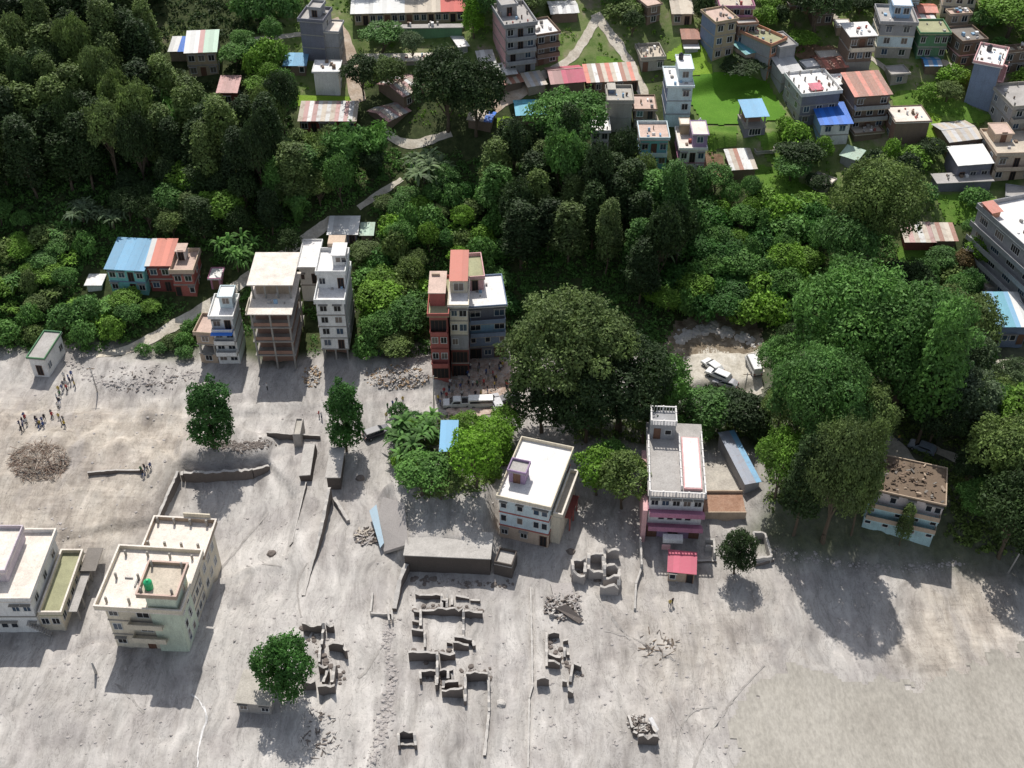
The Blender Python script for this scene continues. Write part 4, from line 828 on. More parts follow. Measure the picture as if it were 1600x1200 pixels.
house('hut', 'small hut with blue and grey sheet roof in the overgrown field', (1444, 116), (1466, 116), 107, 96, 1, 'brown', front='', right='', roof='tin', tins=('blue', 'greyblue'), rise=.5, rust=.1, h=1.8, d=3.6, cat='hut')
house('apartment_house', 'grey house with cluttered white roof and red tarpaulin', (1246, 196), (1304, 190), 166, 128, 3, 'dgrey', side='grey', front=['w.d', 'www', ''], left='ww', right='', roofc='white', par=.6, h=6.5, d=9, stubs=(4, 4, .9), cat='apartment house', parc='white', tower=(.3, .55, .1, .3, .5, 'red', {'pat': '', 'par': 0, 'roofc': 'grey', 'tin': 'pinkred'}))
house('house', 'white house with vivid blue gable roof in front of the cluttered roof', (1278, 228), (1322, 226), 198, 177, 2, 'white', side='lightblue', front=['w.', 'ww'], right='', roof='tin', tins=('brightblue',), rise=.9, rust=.03, h=4.8, d=6.5, over=.5, style='shed', cat='house')
house('apartment_house', 'brown three-storey house with rust-red sheet roof and white slab behind', (1326, 204), (1380, 200), 152, 126, 3, 'brown', side='brown', front=['wdw', 'www', 'w.w'], left='', right='ww', roof='tin', tins=('coral', 'rust', 'rust'), rise=1.0, rust=.5, style='shed', h=7.5, d=8, balc=(1, 2), trim='tan', parc='grey', cat='apartment house')
house('house', 'low white slab-roofed annex left behind the rust-red roof', (1302, 160), (1370, 154), 132, 122, 1, 'grey', front='', right='', roofc='white', par=0, h=4.0, d=4, cat='annex')
house('house', 'brown brick box house with pale flat roof beside the yellow-green crop', (1392, 228), (1444, 226), 194, 182, 2, 'brown', side='brick', front='', left='w', right='', roofc='cream', par=.2, h=5.2, d=6, cat='house', band=False)
house('house', 'house with red-brown low roofs above the rust-red roof', (1284, 126), (1320, 122), 112, 98, 1, 'brick', front='', right='', roof='tin', tins=('rust', 'coral'), rise=.7, rust=.5, h=2.4, d=6, cat='house')
house('shed', 'cream slab-roofed shed above the red-brown low roofs', (1284, 106), (1312, 104), 98, 90, 1, 'tan', front='', right='', roofc='cream', par=.1, h=1.6, d=4, cat='shed')
house('apartment_house', 'grey house with many small balconies at the right edge', (1566, 226), (1640, 220), 170, 148, 3, 'concrete', side='grey', front=['w.w', 'w.w', 'w.w'], left=['ww', 'ww', 'ww'], right='', roofc='grey', par=.6, h=8, d=9, balc=(1, 2), stubs=(3, 3, 1), cat='apartment house')
house('house', 'house with grey sheet roof beside the pinkish house at the right edge', (1478, 246), (1526, 240), 222, 202, 1, 'brown', front='ww', right='w', roof='tin', tins=('silver', 'beige'), rise=.7, rust=.3, h=3.4, d=7, cat='house')
house('house', 'low house with bright white sloping roof above the stone embankment', (1490, 288), (1542, 284), 256, 238, 1, 'dgrey', front='dww', right='', roof='tin', tins=('white',), rise=.8, rust=.05, style='shed', h=4.2, d=5.5, cat='house')
house('retaining_wall', 'long grey stone embankment below the bright white roof', (1462, 300), (1546, 296), 286, 276, 1, 'dgrey', front='', right='', roofc='grey', par=0, h=2.0, d=3, band=False, cat='embankment')
house('apartment_house', 'peach and brown two-storey house with terraces at the right edge', (1546, 284), (1612, 282), 240, 206, 2, 'peach', side='brown', front=['wdw', 'wdw'], left='ww', right='', roofc='tan', par=.5, h=6.0, d=9, tower=(.1, .5, .5, .95, 1.8, 'peach', {'roofc': 'pinkish', 'par': .1}), balc=(1,), trim='brown', cat='apartment house')
house('shed', 'rusty corrugated hut in the clearing above the big trees, larger left half', (1412, 392), (1456, 392), 378, 361, 1, 'dred', front='', right='', roof='tin', tins=('beige', 'palered', 'beige', 'white'), rise=.9, rust=.55, style='shed', h=2, d=5, cat='hut')
house('shed', 'rusty corrugated hut in the clearing above the big trees, smaller right half', (1460, 390), (1490, 390), 376, 361, 1, 'brown', front='', right='', roof='tin', tins=('beige', 'rust', 'beige'), rise=.8, rust=.5, style='shed', h=2, d=4.5, cat='hut')
Hh = house('hotel_building', 'blue-grey multi-storey building with rows of balconies cut by the right edge', (1592, 520), (1680, 500), 388, 345, 5, 'bluegrey', side='grey', front='W.W', left=['WWWW']*5, right='', roofc='white', par=.9, h=15, d=19, balc=(1, 2, 3, 4), parc='grey', trim='grey', cat='hotel building', tower=(.0, .15, .8, .95, 1.2, 'orange', {'pat': '', 'par': 0, 'tin': 'coral'}))
i_ = Hh
for k in range(1, 5):
    z = k*i_['fh']; part('balcony', [(i_['x0']-1.3, i_['y0'], z-.14, i_['x0']-.1, i_['y1']-.3, z+.02)], wm('grey'), i_['root']); part('railing', [(i_['x0']-1.3, i_['y0'], z+.02, i_['x0']-1.2, i_['y1']-.3, z+.85)], wm('grey'), i_['root'])
house('house', 'house with sky blue and white roof beside the road at the right edge', (1546, 542), (1596, 542), 508, 478, 1, 'bluegrey', side='white', trim='purple', front='dwwd', left='w', right='', roof='tin', tins=('skyblue', 'turq', 'skyblue', 'white', 'white'), frac=(.3, .5, .7, .8), rise=1.2, style='shed', rust=.05, h=4.6, d=8, over=.4, cat='house')
house('house', 'small roofless concrete building behind the sky blue and white roof', (1536, 470), (1562, 468), 452, 440, 1, 'concrete', front='w', right='', roofc='tan', par=.6, h=2.4, d=5, cat='building')

for nm, lb, L_, R_, tp, bk, fl_, wl, kw in [
 ('house', 'brown brick house above the bare earth terrace near the top edge', (1268, 42), (1300, 40), 14, -6, 2, 'brown', dict(front=['ww', 'ww'], roofc='pinkish', par=.5, h=5.6)),
 ('hut', 'small hut with white slab left of the brown balcony house', (1306, 56), (1326, 56), 46, 32, 1, 'tan', dict(front='', roofc='white', par=.1, h=2.0)),
 ('house', 'low pinkish roofed house between the light blue house and the broad red roof', (1418, 48), (1456, 46), 38, 24, 1, 'pink', dict(front='ww', roof='tin', tins=('palered', 'white'), style='shed', h=2.2, d=4.5)),
 ('house', 'beige house with brown wall below the broad red roof', (1478, 56), (1508, 54), 32, 20, 2, 'tan', dict(front=['w', 'ww'], roofc='pinkish', par=.3, h=4.6)),
 ('garden_wall', 'crumbling brown yard wall below the rust-red roofed house', (1334, 222), (1376, 218), 212, 206, 1, 'brown', dict(front='', roofc='tan', par=.4, h=1.6, d=3.4, cat='yard')),
 ('shed', 'pale steps and slab below the vivid blue roof', (1262, 290), (1288, 300), 286, 262, 1, 'concrete', dict(front='', roofc='cream', par=.2, h=.8, d=4.0, cat='steps')),
 ('shed', 'small pale green roofed shelter beside the great olive tree', (1312, 254), (1336, 262), 250, 232, 1, 'grey', dict(front='', roof='tin', tins=('green',), style='shed', h=1.6, d=3)),
 ('house', 'tan house between the dark tree and the brown balcony house', (1232, 26), (1262, 24), 4, -10, 2, 'brick', dict(front=['w', 'ww'], roofc='tan', par=.5, h=5.0)),
 ('house', 'low white and grey roof house above the cluttered roof', (1258, 124), (1284, 120), 112, 98, 1, 'grey', dict(front='', roofc='white', par=.3, h=2.4)),
 ('shed', 'little shed with pale roof right of the peach and brown house', (1570, 318), (1596, 322), 312, 296, 1, 'grey', dict(front='', roofc='grey', par=.2, h=1.6, d=4)),
 ('house', 'brown house at the top right edge above the balconied grey house', (1560, 118), (1600, 114), 94, 78, 2, 'brown', dict(front=['ww', 'ww'], roofc='tan', par=.5, h=5.0)),
 ('shed', 'beige sheet-roofed shed left of the faded red roof by the path', (826, 150), (852, 146), 138, 124, 1, 'tan', dict(front='', roof='tin', tins=('beige', 'silver'), style='shed', h=2, d=4.5)),
 ('house', 'brown brick house left of the orange-red house below the pink brick house', (1150, 72), (1178, 70), 52, 40, 2, 'brick', dict(front=['ww', 'ww'], roofc='grey', par=.5, h=4.6)),
 ('house', 'small grey house between the two blue sheet-roofed huts at the right', (1390, 134), (1416, 132), 118, 106, 1, 'concrete', dict(front='w', roofc='grey', par=.2, h=2.4)),
]:
    house(nm, lb, L_, R_, tp, bk, fl_, wl, right='', cat=kw.pop('cat', nm.replace('_', ' ')), **kw)
# clutter on the flat roofs of the village
CLM = [rm('grey'), rm('white'), wm('brown'), wm('lightblue'), wm('red'), CONC]
rd_ = random.Random(5)
for lb, i_ in HOUSES.items():
    if i_['W'] < 4 or i_['zt'] <= i_['H'] or i_['root'].location.y < 165: continue
    for q in range(2):
        bl = []
        for k in range(rd_.randint(2, 5)):
            a = i_['x0']+i_['W']*rd_.uniform(.1, .85); b = i_['y0']+i_['d']*rd_.uniform(.08, .85); s = rd_.uniform(.15, .7); t = rd_.uniform(.15, .8)
            part('roof_box', [(a, b, i_['zt']+.004, a+s, b+t, i_['zt']+rd_.uniform(.15, .8))], rd_.choice(CLM), i_['root'])
NHARD = len(EXCL)

# ------------------------------------------------------------------ people
def person_mesh(name, pose, cols):
    """one continuous skinned body; faces coloured by body region"""
    s = pose
    V = [(0, 0, .95), (0, -.02+.03*s[4], 1.22), (0, .0+.06*s[4], 1.44), (0, .06*s[4], 1.53), (0, .07*s[4]-.01, 1.66),      # pelvis, chest, shoulders, neck, head
         (-.10, 0, .90), (-.12, -.08*s[0], .48), (-.12, .10*s[0], .05), (-.12, .10*s[0]-.13, .03),
         (.10, 0, .90), (.12, .10*s[0], .48), (.12, -.08*s[0], .05), (.12, -.08*s[0]-.13, .03),
         (-.19, .05*s[4], 1.42), (-.25, -.12*s[1], 1.16), (-.22, -.30*s[1]-.02, .95+.25*s[1]),
         (.19, .05*s[4], 1.42), (.25, -.12*s[2], 1.16), (.22, -.30*s[2]-.02, .95+.25*s[2])]
    E = [(0, 1), (1, 2), (2, 3), (3, 4), (0, 5), (5, 6), (6, 7), (7, 8), (0, 9), (9, 10), (10, 11), (11, 12), (2, 13), (13, 14), (14, 15), (2, 16), (16, 17), (17, 18)]
    R = [.15, .17, .14, .065, .115, .10, .075, .05, .045, .10, .075, .05, .045, .07, .05, .035, .07, .05, .035]
    me = bpy.data.meshes.new(name+'_rig'); me.from_pydata(V, E, [])
    o = bpy.data.objects.new(name+'_rig', me); COL.objects.link(o)
    sk = o.modifiers.new('s', 'SKIN'); me.skin_vertices or o.modifiers
    if not me.skin_vertices:
        bm = bmesh.new(); bm.from_mesh(me); bm.verts.layers.skin.verify(); bm.to_mesh(me); bm.free()
    for i, r in enumerate(R): me.skin_vertices[0].data[i].radius = (r, r*.8)
    me.skin_vertices[0].data[0].use_root = True
    ss = o.modifiers.new('b', 'SUBSURF'); ss.levels = 1
    dg = bpy.context.evaluated_depsgraph_get(); out = bpy.data.meshes.new_from_object(o.evaluated_get(dg))
    bpy.data.objects.remove(o); out.name = name
    out.materials.clear()
    skin = simple('skin', (.22, .12, .08), .6); hair = simple('hair', (.015, .012, .01), .7)
    for m_ in (skin, hair, simple('shirt_'+cols[0], CL[cols[0]], .9), simple('trousers_'+cols[1], CL[cols[1]], .9)): out.materials.append(m_)
    for p in out.polygons:
        c = p.center; z = c.z
        if z > 1.68 or (z > 1.58 and c.y > .03): k = 1
        elif z > 1.5: k = 0
        elif z > .93 and not (abs(c.x) > .17 and z < 1.12): k = 2
        elif z < .93 and abs(c.x) < .19: k = 3 if z > .09 else 1
        else: k = 0
        p.material_index = k; p.use_smooth = True
    return out
CL = {'white': (.6, .6, .58), 'dark': (.03, .03, .035), 'blue': (.05, .10, .28), 'red': (.4, .05, .05), 'grey': (.2, .2, .2), 'yellow': (.5, .38, .08), 'green': (.06, .16, .07), 'navy': (.03, .04, .1), 'khaki': (.2, .17, .1)}
POSES = [(0, .2, .1, 0, 0), (1, .6, -.3, 0, .3), (-1, -.3, .7, 0, .2), (.3, 1, 1, 0, .8), (0, .9, .1, 0, 0)]
combos = [('white', 'dark'), ('dark', 'dark'), ('blue', 'navy'), ('red', 'dark'), ('grey', 'khaki'), ('yellow', 'navy'), ('green', 'dark'), ('dark', 'blue'), ('navy', 'grey'), ('white', 'navy')]
PM = [person_mesh('person_body', POSES[i % 5], combos[i]) for i in range(10)]
PL = []
def people(pts, label, group):
    PL.clear()
    for k, (x, y) in enumerate(pts):
        p = P(x, y); i = random.randrange(10); o = link('person', PM[i], None, loc=p - Vector((0, 0, .02))); o.rotation_euler[2] = random.random()*6.3
        s = random.uniform(.95, 1.06); o.scale = (s, s, s)
        PL.append((x, o)); tag(o, label, 'person', group); o['cl'] = '%s shirt and %s trousers' % combos[i]
    byc = {}
    for x, o in sorted(PL, key=lambda t: t[0]): byc.setdefault(o['cl'], []).append(o)
    for cl, q in byc.items():
        for i, o in enumerate(q): o['label'] = 'person in %s %s' % (cl, label) + ('' if len(q) == 1 else (' leftmost', ' second', ' third', ' fourth', ' fifth', ' sixth', ' seventh', ' eighth', ' ninth', ' tenth')[min(i, 9)]); del o['cl']
people([(32, 668), (36, 662), (38, 672), (41, 658), (43, 665), (35, 676), (39, 655)], 'in the leftmost mud cluster', 'people in the leftmost cluster on the mud')
people([(57, 660), (60, 663), (64, 667), (67, 662), (71, 658), (69, 669), (62, 670)], 'in the second mud cluster', 'people in the second cluster on the mud')
people([(83, 654), (93, 656), (97, 664), (100, 660), (102, 668), (81, 650)], 'right of the mud clusters', 'people strung out on the mud')
people([(92, 640), (94, 632), (90, 626), (95, 621), (93, 614)], 'walking towards the leaning house', 'people walking in single file')
people([(100, 606), (103, 600), (106, 605), (108, 595), (111, 601), (113, 590), (116, 600), (98, 611), (105, 611), (118, 606), (101, 592)], 'beside the leaning house', 'people beside the leaning house')
people([(222, 740), (227, 736), (232, 739), (236, 733), (225, 745)], 'on the bank above the basin', 'people on the bank edge')
people([(418, 609)], 'alone before the frame building', None)
people([(499, 652), (503, 655)], 'left of the narrow tree', 'two people left of the narrow tree')
people([(606, 640), (610, 650), (604, 655), (614, 636), (620, 632), (630, 630), (626, 640)], 'on the road left of the pickup', 'people along the road left of the pickup')
cr = []
for k in range(40): cr.append((random.uniform(712, 802), random.uniform(572, 628)))
people([c for c in cr], 'in the brick-ground crowd', 'crowd on the broken brick ground')
people([(685, 628), (690, 622), (694, 616), (698, 624), (702, 612), (707, 619), (688, 634), (704, 603)], 'in shade below the red house', 'people in the shade below the red house')
people([(1403, 690)], 'alone on the track', None)
people([(1050, 945), (1046, 948)], 'below the coral roofed hut', 'two people below the hut')

# ------------------------------------------------------------------ vehicles
TYRE = simple('tyre', (.02, .02, .02), .8); RIM = simple('rim', (.35, .35, .36), .35, .6); LAMP = simple('lamp_clear', (.7, .7, .68), .2); TAIL = simple('lamp_red', (.35, .02, .02), .3)
def prism(name, prof, hw, top_in=0, mat=None, parent=None, zt=None):
    """side profile (x,z) extruded across y; points above zt drawn in"""
    v = []; n_ = len(prof)
    for s in (-1, 1):
        for x, z in prof:
            k = top_in if (zt is not None and z > zt) else 0
            v.append((x, s*(hw-k), z))
    f = [tuple(range(n_)), tuple(range(n_, 2*n_))[::-1]] + [(i, n_+i, n_+(i+1) % n_, (i+1) % n_) for i in range(n_)]
    me = pyf(name, v, f); bm = bmesh.new(); bm.from_mesh(me); bmesh.ops.recalc_face_normals(bm, faces=bm.faces); bmesh.ops.bevel(bm, geom=bm.edges[:], offset=.05, segments=2, affect='EDGES'); bm.to_mesh(me); bm.free()
    return link(name, me, mat, parent)
def vehicle(kind, px, py, rz, col, label, group=None):
    cm = simple('paint_'+col, {'white': (.72, .72, .70), 'dark': (.02, .022, .035), 'silver': (.4, .4, .42), 'bluegrey': (.2, .24, .3)}[col], .28)
    p = P(px, py); root = empty({'suv': 'parked_car', 'car': 'parked_car', 'van': 'parked_van', 'pickup': 'pickup_truck'}[kind], p, rz)
    Lh = {'suv': 2.3, 'car': 2.15, 'van': 2.5, 'pickup': 2.6}[kind]; hw = .9
    if kind == 'van':
        prism('body', [(-Lh, .35), (Lh, .35), (Lh, .9), (Lh-.15, 1.15), (-Lh, 1.15)], hw, 0, cm, root)
        prism('cabin', [(-Lh+.02, 1.12), (Lh-.2, 1.12), (Lh-.75, 1.95), (-Lh+.1, 1.98)], hw-.03, .1, cm, root, 1.5)
        prism('side_window', [(-Lh+.3, 1.25), (Lh-.6, 1.25), (Lh-.9, 1.75), (-Lh+.3, 1.75)], hw-.015, .04, GLASS, root, 1.5)
        wx, wz0, wz1, wx2 = Lh-.22, 1.2, 1.85, Lh-.62; roof = (-Lh+.2, Lh-.9, 2.0)
    elif kind == 'pickup':
        prism('body', [(-Lh, .4), (Lh, .4), (Lh, .85), (Lh-.1, 1.0), (.9, 1.05), (-.5, 1.05), (-.5, .95), (-Lh, .95)], hw, 0, cm, root)
        prism('cabin', [(-.6, 1.0), (1.4, 1.0), (.75, 1.72), (-.5, 1.72)], hw-.06, .12, cm, root, 1.4)
        prism('side_window', [(-.45, 1.1), (1.15, 1.1), (.68, 1.6), (-.4, 1.6)], hw-.045, .07, GLASS, root, 1.4)
        part('cargo_bed', [(-Lh+.1, -hw+.1, .96, -.65, hw-.1, .98)], DARK, root); part('bed_rail', [(-Lh, -hw, .95, -.62, -hw+.08, 1.3), (-Lh, hw-.08, .95, -.62, hw, 1.3), (-Lh, -hw+.08, .95, -Lh+.08, hw-.08, 1.3)], cm, root)
        wx, wz0, wz1, wx2 = 1.42, 1.08, 1.62, .9
    else:
        a = .15 if kind == 'suv' else 0
        prism('body', [(-Lh, .35+a), (Lh, .35+a), (Lh, .75+a), (Lh-.15, .88+a), (1.0, .95+a), (-Lh+.1, .98+a), (-Lh, .8+a)], hw, 0, cm, root)
        prism('cabin', [(-Lh+.12, .95+a), (1.05, .95+a), (.45, 1.42+a), (-Lh+(.3 if kind == 'suv' else .8), 1.45+a)], hw-.06, .13, cm, root, 1.2)
        prism('side_window', [(-Lh+.4, 1.0+a), (.85, 1.0+a), (.4, 1.34+a), (-Lh+(.55 if kind == 'suv' else .95), 1.36+a)], hw-.045, .09, GLASS, root, 1.2)
        wx, wz0, wz1, wx2 = 1.08, 1.0+a, 1.38+a, .55
    v = [(wx, -hw+.16, wz0), (wx, hw-.16, wz0), (wx2, hw-.24, wz1), (wx2, -hw+.24, wz1)]
    v += [(x+.05, y, z+.03) for x, y, z in v]; link('windscreen', pyf('windscreen', v, [tuple(q) for q in BF]), GLASS, root)
    wm_ = lathe('wheel', [(.3, -.11), (.34, -.08), (.34, .08), (.3, .11)], 12); wm_.materials.append(TYRE); rm_ = lathe('rim', [(.2, -.125), (.2, .125)], 8); rm_.materials.append(RIM)
    for x in (-Lh*.62, Lh*.62):
        for y in (-hw+.05, hw-.05):
            o = link('wheel', wm_, None, root, loc=(x, y, .34)); o.rotation_euler[0] = PI/2; link('rim', rm_, None, o)
    for y in (-.62, .62):
        part('headlight', [(Lh-.02, y-.17, .62, Lh+.03, y+.17, .8)], LAMP, root); part('tail_light', [(-Lh-.03, y-.12, .65, -Lh+.02, y+.12, .9)], TAIL, root)
    part('bumper', [(Lh-.02, -hw+.1, .38, Lh+.09, hw-.1, .56), (-Lh-.09, -hw+.1, .38, -Lh+.02, hw-.1, .56)], simple('bumper_grey', (.1, .1, .1), .6), root)
    tag(root, label, {'suv': 'car', 'car': 'car', 'van': 'van', 'pickup': 'pickup'}[kind], group)
    EXCL.append((p.x, p.y, 3)); return root
vehicle('suv', 589, 680, .5, 'dark', 'dark SUV stranded in the mud right of the narrow dark green tree')
vehicle('pickup', 716, 634, PI+.05, 'white', 'white pickup parked at the left end of the broken brick ground')
vehicle('van', 754, 634, .05, 'white', 'white van parked sideways in the middle of the broken brick ground')
vehicle('suv', 776, 634, PI/2+.3, 'silver', 'silver SUV between the white van and the dark SUV by the crowd')
vehicle('suv', 794, 628, .6, 'dark', 'dark SUV parked next to the big banyan trees by the crowd')
vehicle('car', 1113, 576, 2.2, 'white', 'white car parked uppermost in the group of three on the dusty yard')
vehicle('suv', 1122, 590, 2.5, 'white', 'white SUV with dark windscreen in the middle of the group of three')
vehicle('car', 1133, 602, 2.7, 'silver', 'pale car lowest in the group of three beside the dark trees')
vehicle('van', 1177, 576, PI/2+.15, 'white', 'white van parked alone at the right side of the dusty yard')
vehicle('car', 1514, 626, PI-.15, 'silver', 'grey-white car half hidden between the trees at the right')
vehicle('car', 1590, 622, PI, 'white', 'white car glimpsed through the trees at the right edge')
vehicle('car', 1440, 703, 2.6, 'bluegrey', 'blue-grey car by the track above the tilted turquoise house')

# ------------------------------------------------------------------ ruins, walls and debris in the mud
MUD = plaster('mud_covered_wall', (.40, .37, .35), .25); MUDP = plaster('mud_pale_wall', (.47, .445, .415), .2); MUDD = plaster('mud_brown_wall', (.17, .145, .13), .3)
def wallseg(parent, a, b, h, th=.28, mat=MUD, h2=None, rough=.26):
    h *= .85; h2 = None if h2 is None else h2*.85
    """irregular broken wall from a to b (world), local to parent at its location"""
    o = parent.location; d = Vector((b.x-a.x, b.y-a.y, 0)); L_ = max(.3, d.length); d.normalize(); nn = Vector((-d.y, d.x, 0))*th/2
    n_ = max(1, int(L_/.55)); h2 = h if h2 is None else h2; v = []; f = []
    for i in range(n_+1):
        c = a + (b-a)*(i/n_); hh = max(.15, (h+(h2-h)*i/n_)*(1+random.uniform(-rough, rough))); j = nn*random.uniform(.8, 1.25)
        zb = min(a.z, b.z)-1.5-o.z; zt = c.z-o.z+hh; x, y = c.x-o.x, c.y-o.y
        v += [(x-j.x, y-j.y, zb), (x+j.x, y+j.y, zb), (x+j.x, y+j.y, zt), (x-j.x, y-j.y, zt+random.uniform(-.05, .05))]
    for i in range(n_):
        p = i*4
        for k in range(4): f.append((p+k, p+(k+1) % 4, p+4+(k+1) % 4, p+4+k))
    f += [(3, 2, 1, 0), (n_*4, n_*4+1, n_*4+2, n_*4+3)]
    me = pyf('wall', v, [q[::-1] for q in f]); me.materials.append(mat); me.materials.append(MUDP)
    for i in range(n_): me.polygons[i*4+2].material_index = 1      # silt on the wall head, coloured paler as sunlit above shade-darkened sides
    return link('wall', me, None, parent)
def ruin(name, label, cat, segs, h=1.6, th=.34, mat=MUDD):
    """segs: (x1,y1,x2,y2[,h[,h2]]) pixel positions of the wall tops"""
    root = None
    for s in segs:
        hh = s[4] if len(s) > 4 else h; h2 = s[5] if len(s) > 5 else hh
        g1 = P(s[0], s[1]); a = at(s[0], s[1], g1.z+hh); g2 = P(s[2], s[3]); b = at(s[2], s[3], g2.z+h2)
        a.z = hz(a.x, a.y); b.z = hz(b.x, b.y)
        if root is None: root = empty(name, a); tag(root, label, cat)
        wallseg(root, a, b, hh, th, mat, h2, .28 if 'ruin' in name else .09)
    return root
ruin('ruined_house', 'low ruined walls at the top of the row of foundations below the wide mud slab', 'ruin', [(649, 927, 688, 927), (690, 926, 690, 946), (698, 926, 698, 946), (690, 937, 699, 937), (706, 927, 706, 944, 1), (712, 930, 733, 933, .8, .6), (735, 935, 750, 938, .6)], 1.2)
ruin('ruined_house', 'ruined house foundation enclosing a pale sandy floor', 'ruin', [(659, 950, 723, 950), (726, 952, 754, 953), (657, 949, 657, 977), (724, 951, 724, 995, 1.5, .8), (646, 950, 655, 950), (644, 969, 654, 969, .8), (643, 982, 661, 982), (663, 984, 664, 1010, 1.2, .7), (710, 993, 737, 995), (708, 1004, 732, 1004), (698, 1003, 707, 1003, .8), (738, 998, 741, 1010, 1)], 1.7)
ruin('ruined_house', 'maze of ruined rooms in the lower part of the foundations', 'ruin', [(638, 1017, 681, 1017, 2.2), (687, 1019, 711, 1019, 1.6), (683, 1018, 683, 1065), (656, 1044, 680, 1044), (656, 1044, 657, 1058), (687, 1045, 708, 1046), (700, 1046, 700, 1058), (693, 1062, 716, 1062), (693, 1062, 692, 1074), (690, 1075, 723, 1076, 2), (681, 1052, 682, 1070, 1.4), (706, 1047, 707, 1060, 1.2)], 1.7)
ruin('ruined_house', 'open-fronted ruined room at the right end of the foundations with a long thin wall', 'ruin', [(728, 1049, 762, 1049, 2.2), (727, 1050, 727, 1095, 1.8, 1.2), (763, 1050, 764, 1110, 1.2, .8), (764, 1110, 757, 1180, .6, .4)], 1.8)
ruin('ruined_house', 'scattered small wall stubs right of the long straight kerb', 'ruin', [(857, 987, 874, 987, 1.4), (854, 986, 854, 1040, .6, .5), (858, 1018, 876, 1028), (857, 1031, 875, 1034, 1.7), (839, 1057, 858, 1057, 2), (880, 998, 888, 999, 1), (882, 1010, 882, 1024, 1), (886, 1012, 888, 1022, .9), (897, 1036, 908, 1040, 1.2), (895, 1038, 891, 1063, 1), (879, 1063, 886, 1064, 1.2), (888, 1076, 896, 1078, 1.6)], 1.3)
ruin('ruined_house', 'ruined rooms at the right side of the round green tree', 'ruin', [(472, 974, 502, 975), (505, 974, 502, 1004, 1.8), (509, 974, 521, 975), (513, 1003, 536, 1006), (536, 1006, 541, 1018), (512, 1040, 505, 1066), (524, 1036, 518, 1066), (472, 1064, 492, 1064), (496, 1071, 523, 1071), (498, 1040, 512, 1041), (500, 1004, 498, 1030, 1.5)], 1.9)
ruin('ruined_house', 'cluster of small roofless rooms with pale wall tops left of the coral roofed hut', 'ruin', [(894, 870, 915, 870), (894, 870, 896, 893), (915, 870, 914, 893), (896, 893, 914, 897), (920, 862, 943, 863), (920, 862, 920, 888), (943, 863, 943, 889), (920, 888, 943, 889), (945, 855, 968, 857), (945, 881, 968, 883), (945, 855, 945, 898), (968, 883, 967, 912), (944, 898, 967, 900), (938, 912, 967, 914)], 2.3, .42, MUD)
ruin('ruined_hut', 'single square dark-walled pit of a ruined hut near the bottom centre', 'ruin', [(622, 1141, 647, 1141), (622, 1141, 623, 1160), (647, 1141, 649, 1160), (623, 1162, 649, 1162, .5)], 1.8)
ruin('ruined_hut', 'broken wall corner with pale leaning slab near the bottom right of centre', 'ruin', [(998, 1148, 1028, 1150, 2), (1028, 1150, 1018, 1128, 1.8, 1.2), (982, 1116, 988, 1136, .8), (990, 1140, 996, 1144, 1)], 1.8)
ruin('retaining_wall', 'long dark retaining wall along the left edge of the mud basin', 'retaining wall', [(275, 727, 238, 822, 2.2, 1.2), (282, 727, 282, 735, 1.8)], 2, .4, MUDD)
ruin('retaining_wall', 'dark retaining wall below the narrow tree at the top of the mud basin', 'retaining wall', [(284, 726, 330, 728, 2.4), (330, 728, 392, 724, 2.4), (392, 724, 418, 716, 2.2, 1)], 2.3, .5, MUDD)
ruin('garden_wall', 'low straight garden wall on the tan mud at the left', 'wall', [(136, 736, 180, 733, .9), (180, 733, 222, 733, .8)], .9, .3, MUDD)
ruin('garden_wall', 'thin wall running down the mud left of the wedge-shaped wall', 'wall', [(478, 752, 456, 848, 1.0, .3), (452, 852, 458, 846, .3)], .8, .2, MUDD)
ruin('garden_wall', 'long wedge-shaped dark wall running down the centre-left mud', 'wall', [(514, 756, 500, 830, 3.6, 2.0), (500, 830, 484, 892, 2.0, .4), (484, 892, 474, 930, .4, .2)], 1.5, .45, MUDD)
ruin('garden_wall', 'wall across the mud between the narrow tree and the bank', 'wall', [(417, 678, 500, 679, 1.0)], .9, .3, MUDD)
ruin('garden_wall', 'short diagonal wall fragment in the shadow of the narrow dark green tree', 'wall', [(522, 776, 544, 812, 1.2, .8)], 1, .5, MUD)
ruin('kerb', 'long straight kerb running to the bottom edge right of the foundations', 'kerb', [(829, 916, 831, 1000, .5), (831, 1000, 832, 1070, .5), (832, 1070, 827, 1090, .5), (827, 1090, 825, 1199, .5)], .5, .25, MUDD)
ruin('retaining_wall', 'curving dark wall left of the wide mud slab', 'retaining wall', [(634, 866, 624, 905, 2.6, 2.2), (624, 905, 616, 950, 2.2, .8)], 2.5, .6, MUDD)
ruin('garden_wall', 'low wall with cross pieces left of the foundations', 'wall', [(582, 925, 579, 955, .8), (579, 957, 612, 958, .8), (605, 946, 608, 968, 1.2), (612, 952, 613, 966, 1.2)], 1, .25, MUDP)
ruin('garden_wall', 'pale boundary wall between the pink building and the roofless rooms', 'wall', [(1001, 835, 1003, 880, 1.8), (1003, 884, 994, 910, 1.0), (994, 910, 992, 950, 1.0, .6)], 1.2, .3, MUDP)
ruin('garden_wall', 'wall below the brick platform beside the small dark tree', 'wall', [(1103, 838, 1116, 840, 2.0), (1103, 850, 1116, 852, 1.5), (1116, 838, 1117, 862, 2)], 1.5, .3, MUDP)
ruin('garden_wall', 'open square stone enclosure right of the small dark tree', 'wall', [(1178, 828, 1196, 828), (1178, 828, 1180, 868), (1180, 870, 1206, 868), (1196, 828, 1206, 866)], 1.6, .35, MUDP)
ruin('garden_wall', 'wall running right across the shaded mud below the tilted turquoise house', 'wall', [(1210, 872, 1180, 880, .8), (1120, 875, 1090, 875, .5)], .7, .3, MUDD)
